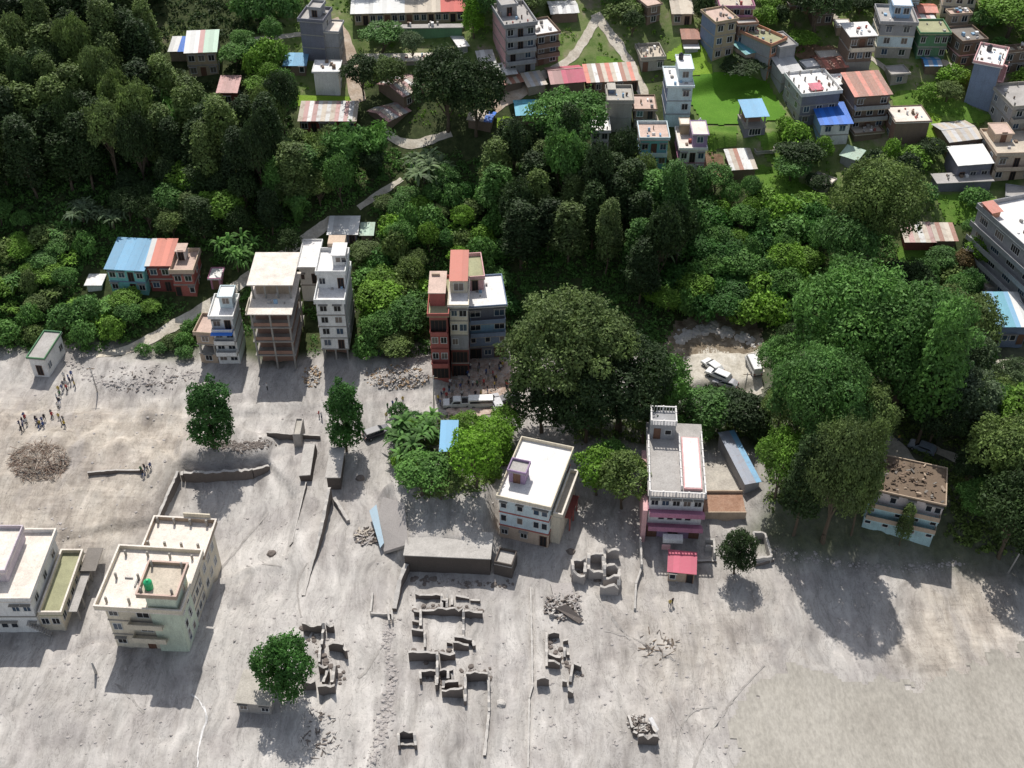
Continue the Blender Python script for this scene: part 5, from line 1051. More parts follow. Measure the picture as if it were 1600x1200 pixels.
house('flat_slab', 'wide flat slab roof covered in mud with a brown front darkened for shade', (634, 893), (766, 899), 863, 828, 1, 'dred', front='', right='', roofc='mud', par=0, h=3.7, d=5.0, over=.15, cat='slab building', wallsf=['shademud'], band=False)  # solid brown front; its shade is put into the wall colour
house('buried_block', 'stepped mud-covered block at the right end of the wide slab', (772, 897), (800, 903), 876, 858, 1, 'shademud', front='', right='', roofc='mud', par=.5, h=2.2, d=3, over=.0, cat='ruin', band=False)
house('buried_block', 'flat mud-covered roof block at the head of the wedge-shaped wall', (513, 765), (533, 765), 748, 712, 1, 'shademud', front='', right='', roofc='mud', par=0, h=2.8, d=6.5, over=.2, cat='ruin', band=False)
house('buried_block', 'slanting mud-covered block above the thin wall', (470, 752), (488, 752), 742, 700, 1, 'shademud', front='', right='', roofc='mud', par=0, h=1.5, d=7, over=0, cat='ruin', tilt=(3, -6), band=False)
house('buried_block', 'narrow pillar-like mud block standing in the cross wall', (460, 698), (472, 698), 680, 660, 1, 'mud', front='', right='', roofc='concrete', par=.3, h=2.4, d=4.0, over=0, cat='ruin', band=False)
def slab(name, label, cat, pts, mat, th=.2, sub=None):
    """pts: (px,py,height above ground)"""
    w_ = []
    for x, y, h in pts: g_ = P(x, y); w_.append(at(x, y, g_.z+h))
    c = sum(w_, Vector())/len(w_); root = link(name, None); root.location = c
    n_ = len(w_); v = [tuple(q-c) for q in w_]+[tuple(q-c-Vector((0, 0, th))) for q in w_]
    f = [tuple(range(n_)), tuple(range(n_, 2*n_))[::-1]]+[(i, n_+i, n_+(i+1) % n_, (i+1) % n_) for i in range(n_)]
    me = pyf('slab', v, f); bm = bmesh.new(); bm.from_mesh(me); bmesh.ops.recalc_face_normals(bm, faces=bm.faces); bm.to_mesh(me); bm.free()
    link('slab', me, mat, root); tag(root, label, cat); return root
slab('collapsed_roof', 'sunken mud-caked roof slab beside the pale blue sheet', 'collapsed roof', [(598, 776, 1.2), (632, 786, 1.2), (638, 850, .9), (600, 862, .5), (588, 820, .9)], MUD, .6)
slab('roof_sheet', 'long pale blue metal sheet lying on the mud', 'metal sheet', [(577, 798, 1.5), (588, 788, 1.7), (600, 848, 1.3), (594, 856, 1.1)], tin('tin_paleblue', (.36, .50, .60), .15), .06)
slab('fallen_slab', 'pale slab leaning in the broken wall corner near the bottom', 'slab', [(1013, 1122, 1.6), (1019, 1120, 1.8), (1030, 1140, 1.2), (1025, 1144, 1.0)], rm('white'), .15)
slab('mud_platform', 'square mud platform above the collapsed timber house', 'platform', [(860, 912, .5), (893, 910, .5), (898, 938, .6), (868, 944, .6)], MUD, .8)
slab('mud_wedge', 'dark triangular slab of the collapsed timber house', 'slab', [(868, 950, .9), (885, 944, 1.6), (912, 968, .6), (905, 974, .3)], MUDD, .2)
def sticks(name, label, cat, cx, cy, rx, ry, n_, mats, ln=(.8, 3), hgt=1.0, wd=.14):
    c = P(cx, cy); root = empty(name, c); tag(root, label, cat); bl = []
    for mi, mt in enumerate(mats):
        vs = []; fs = []
        for k in range(n_//len(mats)):
            a = random.random()*6.3; r = math.sqrt(random.random()); q = P(cx+rx*r*math.cos(a), cy+ry*r*math.sin(a))
            M = Matrix.Translation((q.x-c.x, q.y-c.y, q.z-c.z+random.random()*hgt*(1-r*.7))) @ Matrix.Rotation(random.random()*6.3, 4, 'Z') @ Matrix.Rotation(random.uniform(-.6, .6), 4, 'Y')
            l_ = random.uniform(*ln)/2; w_ = random.uniform(.4, 1.3)*wd; t_2 = random.uniform(.3, 1)*wd
            b = len(vs)
            for q_ in [(-l_, -w_, -t_2), (l_, -w_, -t_2), (l_, w_, -t_2), (-l_, w_, -t_2), (-l_, -w_, t_2), (l_, -w_, t_2), (l_, w_, t_2), (-l_, w_, t_2)]: vs.append(tuple(M @ Vector(q_)))
            fs += [tuple(int(x)+b for x in q_) for q_ in BF]
        o = link('debris', pyf('debris', vs, fs), mt, root); o['kind'] = 'stuff'
    return root
WOOD = plaster('old_wood', (.20, .15, .11), .4); WOODP = plaster('pale_wood', (.45, .40, .34), .3)
sticks('brush_pile', 'large round heap of reddish brown branches on the tan mud at the left', 'debris heap', 62, 722, 46, 30, 620, [plaster('dusty_branch', (.30, .24, .19), .3), plaster('twigs', (.25, .17, .13), .3), plaster('silted_branch', (.38, .33, .28), .3)], (.5, 2.6), .8, .035)
sticks('collapsed_house', 'heap of splintered beams of a collapsed timber house right of the kerb', 'collapsed house', 880, 948, 27, 20, 220, [MUDD, MUDP, MUD], (.4, 2.2), 1.0, .12)
sticks('debris_heap', 'scattered pale debris beside the broken wall corner near the bottom', 'debris heap', 1000, 1132, 20, 14, 70, [MUDP, MUDD], (.2, 1.0), .5, .12)
sticks('debris_heap', 'pinkish rubble strewn over the broken brick ground', 'rubble', 752, 595, 48, 34, 420, [plaster('brick_rubble', (.42, .27, .20), .3), WOODP, MUD], (.2, 1.1), .2, .09)
sticks('debris_heap', 'rubble at the foot of the narrow pale house', 'rubble', 230, 592, 74, 22, 130, [MUD, MUD, MUDD], (.2, .8), .15, .10)
sticks('debris_heap', 'earthy rubble between the tall white house and the narrow red house', 'rubble', 620, 590, 50, 20, 300, [MUDP, plaster('earth_rubble', (.36, .26, .17), .3), MUD], (.2, .9), .3, .12)
sticks('debris_heap', 'pile of debris between frame building and tall white house', 'rubble', 487, 588, 14, 18, 110, [MUDP, plaster('earth_rubble', (.36, .26, .17), .3)], (.2, .8), .8, .14)
sticks('debris_heap', 'broken branches and stones below the wedge of mud at the bottom left of centre', 'debris', 500, 1150, 34, 40, 70, [MUDD, MUDP], (.3, 1.5), .2, .08)
sticks('debris_heap', 'small tangle of wreckage beside the pale blue metal sheet', 'debris', 572, 838, 18, 14, 90, [MUDD, WOODP, MUD], (.4, 1.8), .6, .12)
sticks('driftwood', 'line of driftwood in the mud below the roofless rooms', 'driftwood', 1025, 1012, 34, 26, 40, [WOOD, MUDD], (.4, 2.2), .15, .06)
# standing poles
def pole(px, py, h, label, lean=(0, 0), arm=True, r=.13):
    root = empty('utility_pole', P(px, py)-Vector((0, 0, .3)), 0, lean[0], lean[1]); tag(root, label, 'pole')
    link('pole_shaft', lathe('pole_shaft', [(r, 0), (r*.6, h)], 8), plaster('pole_concrete', (.5, .48, .45), .3), root)
    if arm: part('crossarm', [(-.7, -.05, h-.5, .7, .05, h-.4)], WOOD, root)
pole(150, 1052, 3.2, 'short broken pole standing in the mud in front of the cream apartment house', (.1, .05), False, .22)
pole(1575, 895, 9, 'leaning pale pole at the lower right below the dark trees', (0, .12))
pole(152, 612, 6, 'thin pole standing in the rubble left of the hillside path', (0, 0))
pole(1163, 614, 5, 'dark post at the front of the dusty yard with the cars', (0, 0))
pole(678, 640, 8, 'utility pole beside the road below the narrow red house', (0, .03))
for (x, y, l_) in [(424, 865, 'small dark stump in the centre-left mud'), (892, 862, 'small dark bush stump between the pale blue house and the roofless rooms'), (563, 747, 'pale boulder in the shade of the narrow dark green tree'), (783, 1100, 'pale boulder on the bare strip left of the kerb')]:
    me = bpy.data.meshes.new('boulder'); bm = bmesh.new(); bmesh.ops.create_icosphere(bm, subdivisions=2, radius=.7)
    for v_ in bm.verts: v_.co *= 1+.35*noise.noise(v_.co*1.7+Vector((x, y, 0))); v_.co.z *= .7
    bm.to_mesh(me); bm.free(); o = link('boulder', me, MUDD if 'dark' in l_ else MUDP, loc=P(x, y)); tag(o, l_, 'boulder')
# stones scattered over the mud: nobody could count them
def stones(n_, poly, name='mud_stones', smin=.06, smax=.28, mat=None, near=None):
    t = (1+5**.5)/2; iv = np.array([(-1, t, 0), (1, t, 0), (-1, -t, 0), (1, -t, 0), (0, -1, t), (0, 1, t), (0, -1, -t), (0, 1, -t), (t, 0, -1), (t, 0, 1), (-t, 0, -1), (-t, 0, 1)])/1.9
    fi = np.array([(0, 11, 5), (0, 5, 1), (0, 1, 7), (0, 7, 10), (0, 10, 11), (1, 5, 9), (5, 11, 4), (11, 10, 2), (10, 7, 6), (7, 1, 8), (3, 9, 4), (3, 4, 2), (3, 2, 6), (3, 6, 8), (3, 8, 9), (4, 9, 5), (2, 4, 11), (6, 2, 10), (8, 6, 7), (9, 8, 1)])
    V = []; F = []; k = 0
    for _ in range(n_):
        if near is None:
            x = rng.uniform(*poly[0]); y = rng.uniform(*poly[1])
            q = at(x, y, 0)
            if noise.noise(Vector((q.x*.07, q.y*.07, 3))) + rng.random()*.5 < .12: continue
        else:
            i = rng.integers(len(near)-1); t_ = rng.random(); x = near[i][0]+(near[i+1][0]-near[i][0])*t_+rng.normal()*5; y = near[i][1]+(near[i+1][1]-near[i][1])*t_+rng.normal()*4
            q = P(x, y)
        s = smin+(smax-smin)*rng.random()**6
        v = iv*s*(1+.5*rng.random((12, 1)))*np.array([1, 1, .6]); V.append(v+np.array([q.x, q.y, hz(q.x, q.y)])); F.append(fi+12*k); k += 1
    o = link(name, np_mesh(name, np.concatenate(V), np.concatenate(F), smooth=False), mat or MUDD, kind='stuff'); tag(o, 'stones and clods scattered over the grey mud', 'stones', kind='stuff')
    return o
stones(6000, ((-20, 1180), (600, 1200)), smin=.04, smax=.24, mat=MUD)
o = stones(900, None, 'roadside_stones', .06, .35, MUD, [(612, 965), (604, 1000), (612, 1060), (606, 1110), (596, 1150), (580, 1195)]); o['label'] = 'pale broken stones strewn along the left edge of the foundations'
o = stones(900, None, 'debris_stones', .05, .3, MUDD, [(420, 690), (380, 700), (330, 690)]); o['label'] = 'clods and stones under the left narrow tree'
o = stones(400, None, 'debris_stones', .05, .3, MUD, [(1210, 860), (1300, 880), (1420, 890), (1500, 880)]); o['label'] = 'stones along the shaded foot of the wooded bank'
for ln_ in ([(650, 950), (750, 955)], [(640, 1020), (710, 1022)], [(660, 1050), (720, 1078)], [(728, 1052), (765, 1055)], [(857, 1000), (905, 1060)], [(475, 980), (535, 1068)], [(895, 895), (965, 910)], [(640, 905), (800, 915)]):
    o = stones(130, None, 'rubble_stones', .05, .45, MUDD, ln_); o['label'] = 'broken masonry lying along the ruined walls'
o = stones(600, None, 'slope_stones', .1, .7, MUDP, [(1060, 530), (1110, 510), (1180, 535)]); o['label'] = 'stones and rubble on the bare slope behind the dusty yard'
o = stones(700, None, 'debris_stones', .05, .3, MUD, [(100, 560), (160, 600), (240, 600), (310, 580)]); o['label'] = 'broken stones along the top edge of the mud at the left'

# ------------------------------------------------------------------ vegetation
def leaves_mesh(name, C, N, size, rg, aspect=1.5, mat=None):
    """one small four-cornered leaf clump per point"""
    n_ = len(C); a = rg.normal(size=(n_, 3)); u = np.cross(N, a); u /= np.linalg.norm(u, axis=1, keepdims=True)+1e-9; v = np.cross(N, u)
    s = size*rg.uniform(.55, 1.35, (n_, 1))
    fold = N*s*.22*rg.uniform(-1, 1, (n_, 1))
    P4 = np.stack([C-u*s*aspect*.5, C-v*s*.42+fold, C+u*s*aspect*.5, C+v*s*.42+fold], 1).reshape(-1, 3)
    me = np_mesh(name, P4, np.arange(4*n_).reshape(-1, 4), smooth=False)
    at_ = me.attributes.new('tint', 'FLOAT', 'FACE'); return me, at_
def crown(name, seed, W, Hc, zc, nl, size, lobes, shape='round', spread=.62, lr=(.22, .34), zmin=-.45):
    rg = np.random.default_rng(seed); R = W/2
    cs = []; rs = []
    for i in range(lobes):
        if shape == 'tall':
            t = (i+.5)/lobes; ang = i*2.4+rg.random(); rad = R*.42*(1-.55*t)*(.5+rg.random()*.8)
            cs.append((rad*math.cos(ang), rad*math.sin(ang), zc+Hc*(t-.5)*.9)); rs.append(R*(.62-.32*abs(t-.35))*rg.uniform(.75, 1.15))
        else:
            th = rg.random()*6.283; z = rg.uniform(zmin, 1); q = math.sqrt(max(0, 1-z*z)); k = spread*rg.uniform(.7, 1.15)*(1.28 if i % 5 == 0 else 1)
            cs.append((R*k*q*math.cos(th), R*k*q*math.sin(th), zc+Hc/2*k*z)); rs.append(W*rg.uniform(*lr)*(.55 if i % 5 == 0 else 1))
    cs = np.array(cs); rs = np.array(rs); vz = min(1.0, Hc/W*1.05) if shape != 'tall' else 1.2
    li = rg.choice(lobes, nl*2, p=rs**2/np.sum(rs**2)); dd = rg.normal(size=(nl*2, 3)); dd /= np.linalg.norm(dd, axis=1, keepdims=True)
    keep = dd[:, 2] > -.55; li, dd = li[keep], dd[keep]
    rr = rs[li][:, None]*(rg.uniform(.62, 1.1, (len(li), 1))+.22*rg.random((len(li), 1))**5); lump = 1+.22*np.sin(dd[:, :1]*7+li[:, None])*np.cos(dd[:, 1:2]*6+li[:, None]*2)
    pos = cs[li] + dd*rr*lump*np.array([1, 1, vz])
    dist = np.linalg.norm((pos[:, None, :]-cs[None])/np.array([1, 1, vz]), axis=2)/rs[None]; dist[np.arange(len(li)), li] = 9
    k = np.where(dist.min(1) > .7)[0][:nl]; pos, dd, li = pos[k], dd[k], li[k]
    N = dd*.9 + rg.normal(size=pos.shape)*.7 + np.array([0, 0, .4]); N /= np.linalg.norm(N, axis=1, keepdims=True)
    me, a = leaves_mesh(name, pos, N, size, rg)
    lobe_t = rg.uniform(.25, .75, lobes); a.data.foreach_set('value', np.clip(lobe_t[li]+rg.normal(size=len(li))*.15, 0, 1).astype(np.float32))
    return me, cs, rs
def limb(v, f, a, b, ra, rb, n_=6):
    d = (b-a).normalized(); u = d.orthogonal().normalized(); w_ = d.cross(u); k = len(v)
    for p, r in ((a, ra), (b, rb)):
        for i in range(n_): v.append(tuple(p+u*r*math.cos(2*PI*i/n_)+w_*r*math.sin(2*PI*i/n_)))
    for i in range(n_): f.append((k+i, k+(i+1) % n_, k+n_+(i+1) % n_, k+n_+i))
def trunk(name, seed, H, r, cs):
    rd = random.Random(seed); v = []; f = []; p = Vector((0, 0, -1)); top = H*.72; n_ = 5; pts = [p]
    for i in range(1, n_+1): pts.append(Vector((rd.uniform(-.3, .3), rd.uniform(-.3, .3), -1+(top+1)*i/n_)))
    for i in range(n_): limb(v, f, pts[i], pts[i+1], r*(1.25 if i == 0 else 1)*(1-.14*i), r*(1-.14*(i+1)))
    for c in cs[:10]:
        c = Vector(c); k = rd.randint(2, n_-1); limb(v, f, pts[k], pts[k].lerp(c, .5)+Vector((0, 0, -.3)), r*.42, r*.26, 5); limb(v, f, pts[k].lerp(c, .5)+Vector((0, 0, -.3)), c, r*.26, r*.1, 5)
    return pyf(name, v, f)
PROTO = {}
def proto(kind, seeds, W, H, Hc, zc, nl, size, lobes, shape='round', tr=.3, **k):
    PROTO[kind] = []
    for s in seeds:
        me, cs, rs = crown('crown', s, W, Hc, zc, nl, size, lobes, shape, **k); PROTO[kind].append((me, trunk('trunk', s, zc+Hc*.2, tr, cs), W, H))
proto('giant', (1, 2, 17), 22, 24, 17, 14.5, 26000, .46, 70, tr=.8, spread=.72, lr=(.11, .19))
proto('big', (3, 4, 5, 18), 12, 14, 9.5, 8.8, 10000, .38, 34, tr=.4, spread=.68, lr=(.15, .24))
proto('med', (6, 7, 8), 7, 9, 6, 5.8, 4600, .31, 22, tr=.22, spread=.64, lr=(.17, .28))
proto('tall', (9, 10, 11, 12), 6, 18, 13.5, 11, 6500, .34, 24, 'tall', tr=.24)
proto('low', (51, 52), 10, 13, 10.5, 7.6, 10000, .36, 34, tr=.4, spread=.7, lr=(.15, .24), zmin=-1)
proto('oval', (53, 54), 7, 17, 16.5, 8.3, 10000, .34, 46, tr=.3, spread=.78, lr=(.16, .26), zmin=-1)
proto('bush', (13, 14, 15), 4, 3.4, 3.0, 1.7, 1600, .28, 14, tr=.1, spread=.6, lr=(.2, .32))
def frond_mesh(name, seed, plants, fr, Lf, wd, st, spread=1.6, up=.9):
    rd = random.Random(seed); v = []; f = []; tint = []
    for p in range(plants):
        bx_, by_ = (rd.uniform(-spread, spread), rd.uniform(-spread, spread)) if plants > 1 else (0, 0); h = st*rd.uniform(.7, 1.2)
        for k in range(fr):
            a = 2*PI*k/fr+rd.uniform(-.3, .3); L_ = Lf*rd.uniform(.75, 1.15); e = rd.uniform(.5, 1)*up; n_ = 6; b = len(v); dx, dy = math.cos(a), math.sin(a); tn = rd.random()
            for i in range(n_+1):
                t = i/n_; rr = L_*t*math.cos(e*(1-t*.3)); zz = h + L_*(math.sin(e)*t - .75*t*t*rd.uniform(.9, 1.1)); w_ = wd*math.sin(PI*min(1, .12+t*.88))**.7*.5+.02
                v += [(bx_+dx*rr-dy*w_, by_+dy*rr+dx*w_, zz-.12*w_), (bx_+dx*rr, by_+dy*rr, zz+.1*w_), (bx_+dx*rr+dy*w_, by_+dy*rr-dx*w_, zz-.12*w_)]
            for i in range(n_):
                q = b+i*3; f += [(q, q+1, q+4, q+3), (q+1, q+2, q+5, q+4)]; tint += [tn, tn]
    me = pyf(name, v, f); a = me.attributes.new('tint', 'FLOAT', 'FACE'); a.data.foreach_set('value', np.array(tint, np.float32)); return me
def stem_mesh(seed, st):
    v = []; f = []; limb(v, f, Vector((0, 0, -.8)), Vector((.05, 0, st)), .16, .1); return pyf('stem', v, f)
PROTO['banana'] = [(frond_mesh('fronds', s, 11, 11, 2.0, .30, 1.9, 1.9, 1.35), stem_mesh(s, 1.9), 6, 4) for s in (21, 22)]
PROTO['palm'] = [(frond_mesh('fronds', 31, 1, 22, 3.2, .4, 5.0, up=1.2), stem_mesh(31, 5), 6, 7)]
def bamboo_mesh(seed, culms=34, H=11, W=7):
    rg = np.random.default_rng(seed); C = []; N = []; tv = []
    for k in range(culms):
        a = rg.random()*6.283; out = W/2*rg.uniform(.25, 1.0); hh = H*rg.uniform(.75, 1.05)*(1-.25*out/W); b = rg.normal(size=2)*.4
        t = rg.uniform(.12, 1, 190); r = out*t**2.2; x = b[0]+np.cos(a)*r; y = b[1]+np.sin(a)*r; z = hh*(t-.28*t**4)
        j = rg.normal(size=(190, 3))*np.array([.35, .35, .3])*(.4+t[:, None]*.8); C.append(np.stack([x, y, z], 1)+j)
        nn = np.stack([np.cos(a)*np.ones(190), np.sin(a)*np.ones(190), np.full(190, .5)], 1)+rg.normal(size=(190, 3))*.7; N.append(nn/np.linalg.norm(nn, axis=1, keepdims=True)); tv.append(np.full(190, rg.uniform(.25, .85)))
    me, a_ = leaves_mesh('fronds', np.concatenate(C), np.concatenate(N), .34, rg, 2.6); a_.data.foreach_set('value', np.concatenate(tv).astype(np.float32)); return me
PROTO['bamboo'] = [(bamboo_mesh(40+s), stem_mesh(40, 6), 7, 10) for s in range(3)]
LEAFK = {'banana': ('fronds', 'stem'), 'palm': ('fronds', 'stem'), 'bamboo': ('fronds', 'stem')}
for k, l_ in PROTO.items():
    for me, tr, _, _ in l_:
        me.materials.append(LEAF['mid']); tr.materials.append(BARK)
def tree(kind, p, W, H, mat, label, group=None, name=None, cat='tree'):
    me, tr, w0, h0 = random.choice(PROTO[kind]); nm = name or {'giant': 'banyan_tree', 'low': 'broadleaf_tree', 'oval': 'broadleaf_tree', 'big': 'broadleaf_tree', 'med': 'broadleaf_tree', 'tall': 'slender_tree', 'bush': 'bush', 'banana': 'banana_plant', 'palm': 'palm_tree', 'bamboo': 'bamboo_clump'}[kind]
    sc = (W/w0, W/w0*random.uniform(.92, 1.08), H/h0)
    if kind == 'bush':
        o = link(nm, me, None, loc=p); root = o
    else:
        root = empty(nm, p); a, b = LEAFK.get(kind, ('crown', 'trunk')); o = link(a, me, None, root); link(b, tr, None, root)
    o.material_slots[0].link = 'OBJECT'; o.material_slots[0].material = LEAF[mat]
    root.rotation_euler[2] = random.random()*6.3; root.scale = sc
    tag(root, label, 'bush' if kind == 'bush' else cat, group); EXCL.append((p.x, p.y, W*.22)); return root
def T(kind, x, y, W, H, mat, label, **k): return tree(kind, P(x, y), W, H, mat, label, **k)
T('low', 452, 1090, 7.6, 12.5, 'deep', 'round bright green tree standing alone in the mud at the lower left')
T('oval', 336, 700, 6.6, 16, 'deep', 'tall narrow green tree standing alone left of the open frame building')
T('oval', 541, 704, 5.6, 16.5, 'deep', 'tall narrow dark green tree standing alone in the mud below the tall white house')
T('giant', 888, 648, 20.5, 25, 'olive', 'huge domed banyan tree in the centre right of the crowd')
T('big', 846, 676, 11, 13, 'dark', 'broad dark tree at the lower left foot of the banyan')
T('giant', 965, 672, 18, 19, 'dark', 'wide dark tree spreading right of the banyan')
T('big', 1030, 664, 9.5, 14, 'mid', 'greener tree at the right end of the banyan group')
T('big', 915, 690, 11, 13, 'dark', 'shaded tree under the middle of the banyan group')
T('big', 1005, 692, 10, 11, 'olive', 'olive tree directly behind the pink building')
T('med', 1105, 668, 9, 8, 'mid', 'low green tree below the dusty yard with the cars, left of two')
T('med', 1150, 674, 9, 8, 'dark', 'low green tree below the dusty yard with the cars, right of two')
T('med', 930, 775, 7.5, 9.5, 'bright', 'bright green mango-like tree between the pale blue house and the pink building')
T('med', 972, 797, 8.5, 11, 'olive', 'olive grey-green tree joined to the bright green one')
T('med', 950, 755, 7, 8, 'mid', 'green tree behind the bright and olive pair')
T('low', 1147, 896, 5.2, 9, 'dark', 'small dark tree in front of the brick platform')
T('banana', 648, 706, 9.5, 7.5, 'mid', 'spiky palm-like clump left of the narrow blue roofed shed')
T('banana', 672, 690, 7, 6, 'mid', 'banana clump beside the spiky clump')
T('med', 660, 772, 8.5, 7.5, 'mid', 'rounded green tree below the narrow blue roofed shed')
T('med', 692, 780, 6, 6, 'olive', 'darker bush-like tree right of the rounded green tree')
T('med', 744, 762, 8.0, 12, 'lime', 'bright lime green tree right of the narrow blue roofed shed')
T('med', 770, 716, 7, 8, 'lime', 'lime green tree beside the pale blue house roof')
T('med', 790, 690, 6, 6.5, 'bright', 'small bright tree behind the pale blue house')
T('med', 730, 690, 5.5, 5.5, 'bright', 'low bright tree behind the lime green one')
# right bank
T('giant', 1312, 612, 21, 26, 'mid', 'enormous spreading green tree at the right, left of the dark gap')
T('giant', 1395, 640, 18, 25, 'mid', 'large green tree joined to the right of the enormous one')
T('giant', 1264, 725, 14.5, 23, 'mid', 'large leafy green tree right of the dusty yard')
T('big', 1210, 780, 8.5, 14, 'bright', 'bright green tree beside the long blue-grey shed')
T('giant', 1286, 846, 11, 25, 'olive', 'tall olive tree at the mud edge left of the tilted turquoise house')
T('tall', 1240, 836, 6.5, 21, 'dark', 'tall dark tree at the mud edge farthest left on the bank')
T('tall', 1330, 836, 5, 24, 'olive', 'slim tall tree just left of the tilted turquoise house')
T('big', 1330, 720, 10, 16, 'olive', 'olive tree behind the left end of the track')
T('tall', 1405, 852, 2.6, 9, 'olive', 'thin sapling in front of the tilted turquoise house')
T('giant', 1352, 408, 16.5, 22, 'olive', 'great olive-green tree at the edge of the terrace above the slope')
T('tall', 1430, 700, 8, 30, 'mid', 'very tall tree behind the tilted turquoise house')
T('big', 1310, 440, 12, 16, 'mid', 'green tree at the left foot of the great olive tree')
T('big', 1405, 480, 9, 10, 'dark', 'dark tree below the rusty huts')
T('med', 1470, 520, 8, 10, 'olive', 'yellowish olive tree above the enormous tree')
T('med', 1506, 470, 5.2, 6.5, 'deep', 'small round vivid green tree left of the small roofless building')
T('big', 1502, 560, 10, 13, 'olive', 'yellow-olive tree left of the sky blue and white roof')
T('med', 1528, 420, 7, 7, 'bright', 'bright bush-like tree right of the rusty huts')
T('med', 1466, 425, 6, 5, 'mid', 'low tree in front of the smaller rusty hut')
T('med', 1500, 425, 5, 4.5, 'brown', 'brownish dry tree below the rusty huts')
T('big', 1488, 672, 11, 12.5, 'grey', 'pale grey-green tree in the middle of the right bank')
T('big', 1450, 700, 9, 12, 'dark', 'dark tree beside the blue-grey car')
T('med', 1545, 650, 7, 9, 'olive', 'olive tree right of the pale grey-green tree')
T('med', 1575, 690, 9, 10, 'bright', 'light green tree by the right edge above the dark trees')
T('big', 1545, 770, 11, 15, 'olive', 'olive tree overhanging the track end at the right')
T('big', 1595, 760, 11, 14, 'mid', 'green tree cut by the right edge')
T('big', 1562, 872, 11, 16, 'dark', 'dark tree at the mud edge near the right side')
T('tall', 1612, 905, 10, 24, 'dark', 'very dark tall tree cut by the lower right edge')
T('med', 1510, 640, 6, 7, 'dark', 'dark tree half hiding the grey-white car')
T('med', 1590, 600, 6, 4.5, 'dark', 'low dark tree below the road at the right edge')
# left and middle landmarks
T('banana', 132, 350, 8, 7, 'grey', 'large pale banana clump on the dark left slope, left of two')
T('banana', 180, 362, 8, 7, 'grey', 'large pale banana clump on the dark left slope, right of two')
T('banana', 372, 424, 8.5, 11, 'mid', 'tall feathery clump beside the hillside path')
T('med', 454, 408, 5, 7, 'dark', 'small round dark tree at the bend of the path above the frame building')
T('big', 145, 232, 6, 12, 'lime', 'lighter yellow-green tree in the dark forest at the left')
T('med', 352, 352, 8.5, 8, 'bright', 'bright yellow-green tree above the feathery clump')
T('med', 300, 310, 8, 8, 'bright', 'bright green tree in the dark forest above the yellow-green one')
T('med', 268, 342, 7, 7, 'mid', 'green tree left of the two bright trees')
T('bamboo', 290, 240, 8, 15, 'mid', 'tall feathery bamboo clump below the ochre house')
T('bamboo', 545, 282, 10, 14, 'mid', 'large bright bamboo clump below the long rust-streaked shed')
T('bamboo', 590, 262, 8, 11, 'mid', 'bamboo clump beside the curved path')
T('banana', 664, 292, 12, 10, 'grey', 'large pale-fronded palm clump in the middle below the curved path')
T('big', 700, 205, 13, 17, 'dark', 'big dark tree right of the old pink-and-white roofed house')
T('big', 745, 212, 12, 16, 'dark', 'big dark tree above the curved path, rightmost of the dark pair')
T('med', 645, 96, 5, 6.5, 'grey', 'round blue-green tree on the terrace below the school-like building')
T('big', 885, 250, 15, 15, 'mid', 'rounded green tree in front of the red hipped roof')
T('tall', 740, 60, 5, 10, 'lime', 'yellow-green tree right of the school-like building')
T('med', 600, 82, 9, 6, 'mid', 'hedge-like tree below the left end of the green wall')
T('med', 570, 150, 8, 9, 'dark', 'dark green tree right of the dirt road')
T('med', 612, 150, 7, 9, 'olive', 'olive tree left of the old pink-and-white roofed house')
T('med', 602, 500, 9, 8, 'bright', 'bright yellow-green tree right of the tall white house')
T('med', 640, 530, 8, 9, 'mid', 'green tree left of the narrow red house')
T('med', 598, 545, 7, 8, 'mid', 'green tree at the hill foot right of the tall white house')
T('banana', 712, 380, 5, 5, 'bright', 'light banana plant above the three joined buildings')
T('palm', 1035, 415, 7, 7, 'grey', 'pale-fronded palm in the middle of the dark right slope')
T('med', 716, 420, 4, 5, 'lime', 'small yellow-green tree right behind the narrow red house')
T('big', 1270, 56, 13, 13, 'dark', 'large dark tree near the top edge between the pink brick house and the right village')
T('med', 1248, 262, 9, 6, 'dark', 'dark hedge-like tree below the vivid blue roof')
T('med', 1275, 300, 5, 4, 'dark', 'rounded dark shrub below the hedge')
T('big', 1575, 62, 15, 11, 'bright', 'light green tree mass at the top right corner')
T('med', 1160, 116, 9, 3, 'dark', 'dark hedge below the cream three-storey house')
# protect what the photograph shows
PROT = []
for lb, i_ in HOUSES.items():
    r = i_['root']; M = Matrix.Translation(r.location) @ r.rotation_euler.to_matrix().to_4x4()
    for a in (0.1, .5, .9):
        for b, z in ((0, i_['H']*.45), (0, i_['H']), (.5, i_['H']), (1, i_['H'])):
            q = M @ Vector((i_['x0']+i_['W']*a, i_['y0']+i_['d']*b, z)); px, py = project(q); PROT.append((px, py, q.y))
def protpath(pts):
    for a, b in zip(pts[:-1], pts[1:]):
        for t in (0, .33, .66): PROT.append((a[0]+(b[0]-a[0])*t, a[1]+(b[1]-a[1])*t, 0)); PROT[-1] = (*PROT[-1][:2], P(*PROT[-1][:2]).y)
for pp in ([(190, 550), (300, 494), (350, 462), (400, 425), (440, 402)], [(600, 205), (640, 228), (700, 210)], [(520, 30), (548, 100), (556, 150)], [(930, 22), (980, 92), (1000, 130), (1025, 195)], [(934, 26), (895, 90), (848, 118), (785, 160)],
           [(1085, 130), (1180, 130), (1210, 180), (1100, 180), (1085, 130)], [(1110, 200), (1145, 220)], [(1400, 150), (1500, 165), (1450, 200)], [(1180, 250), (1260, 310)], [(1470, 320), (1570, 335)], [(1070, 80), (1095, 110)], [(1080, 570), (1130, 600), (1180, 580)], [(1370, 670), (1410, 710)], [(600, 298), (625, 282)]): protpath(pp)
protpath([(1060, 520), (1110, 500), (1170, 520)]); protpath([(1080, 545), (1180, 545)])
PROT = np.array(PROT)
EX = None
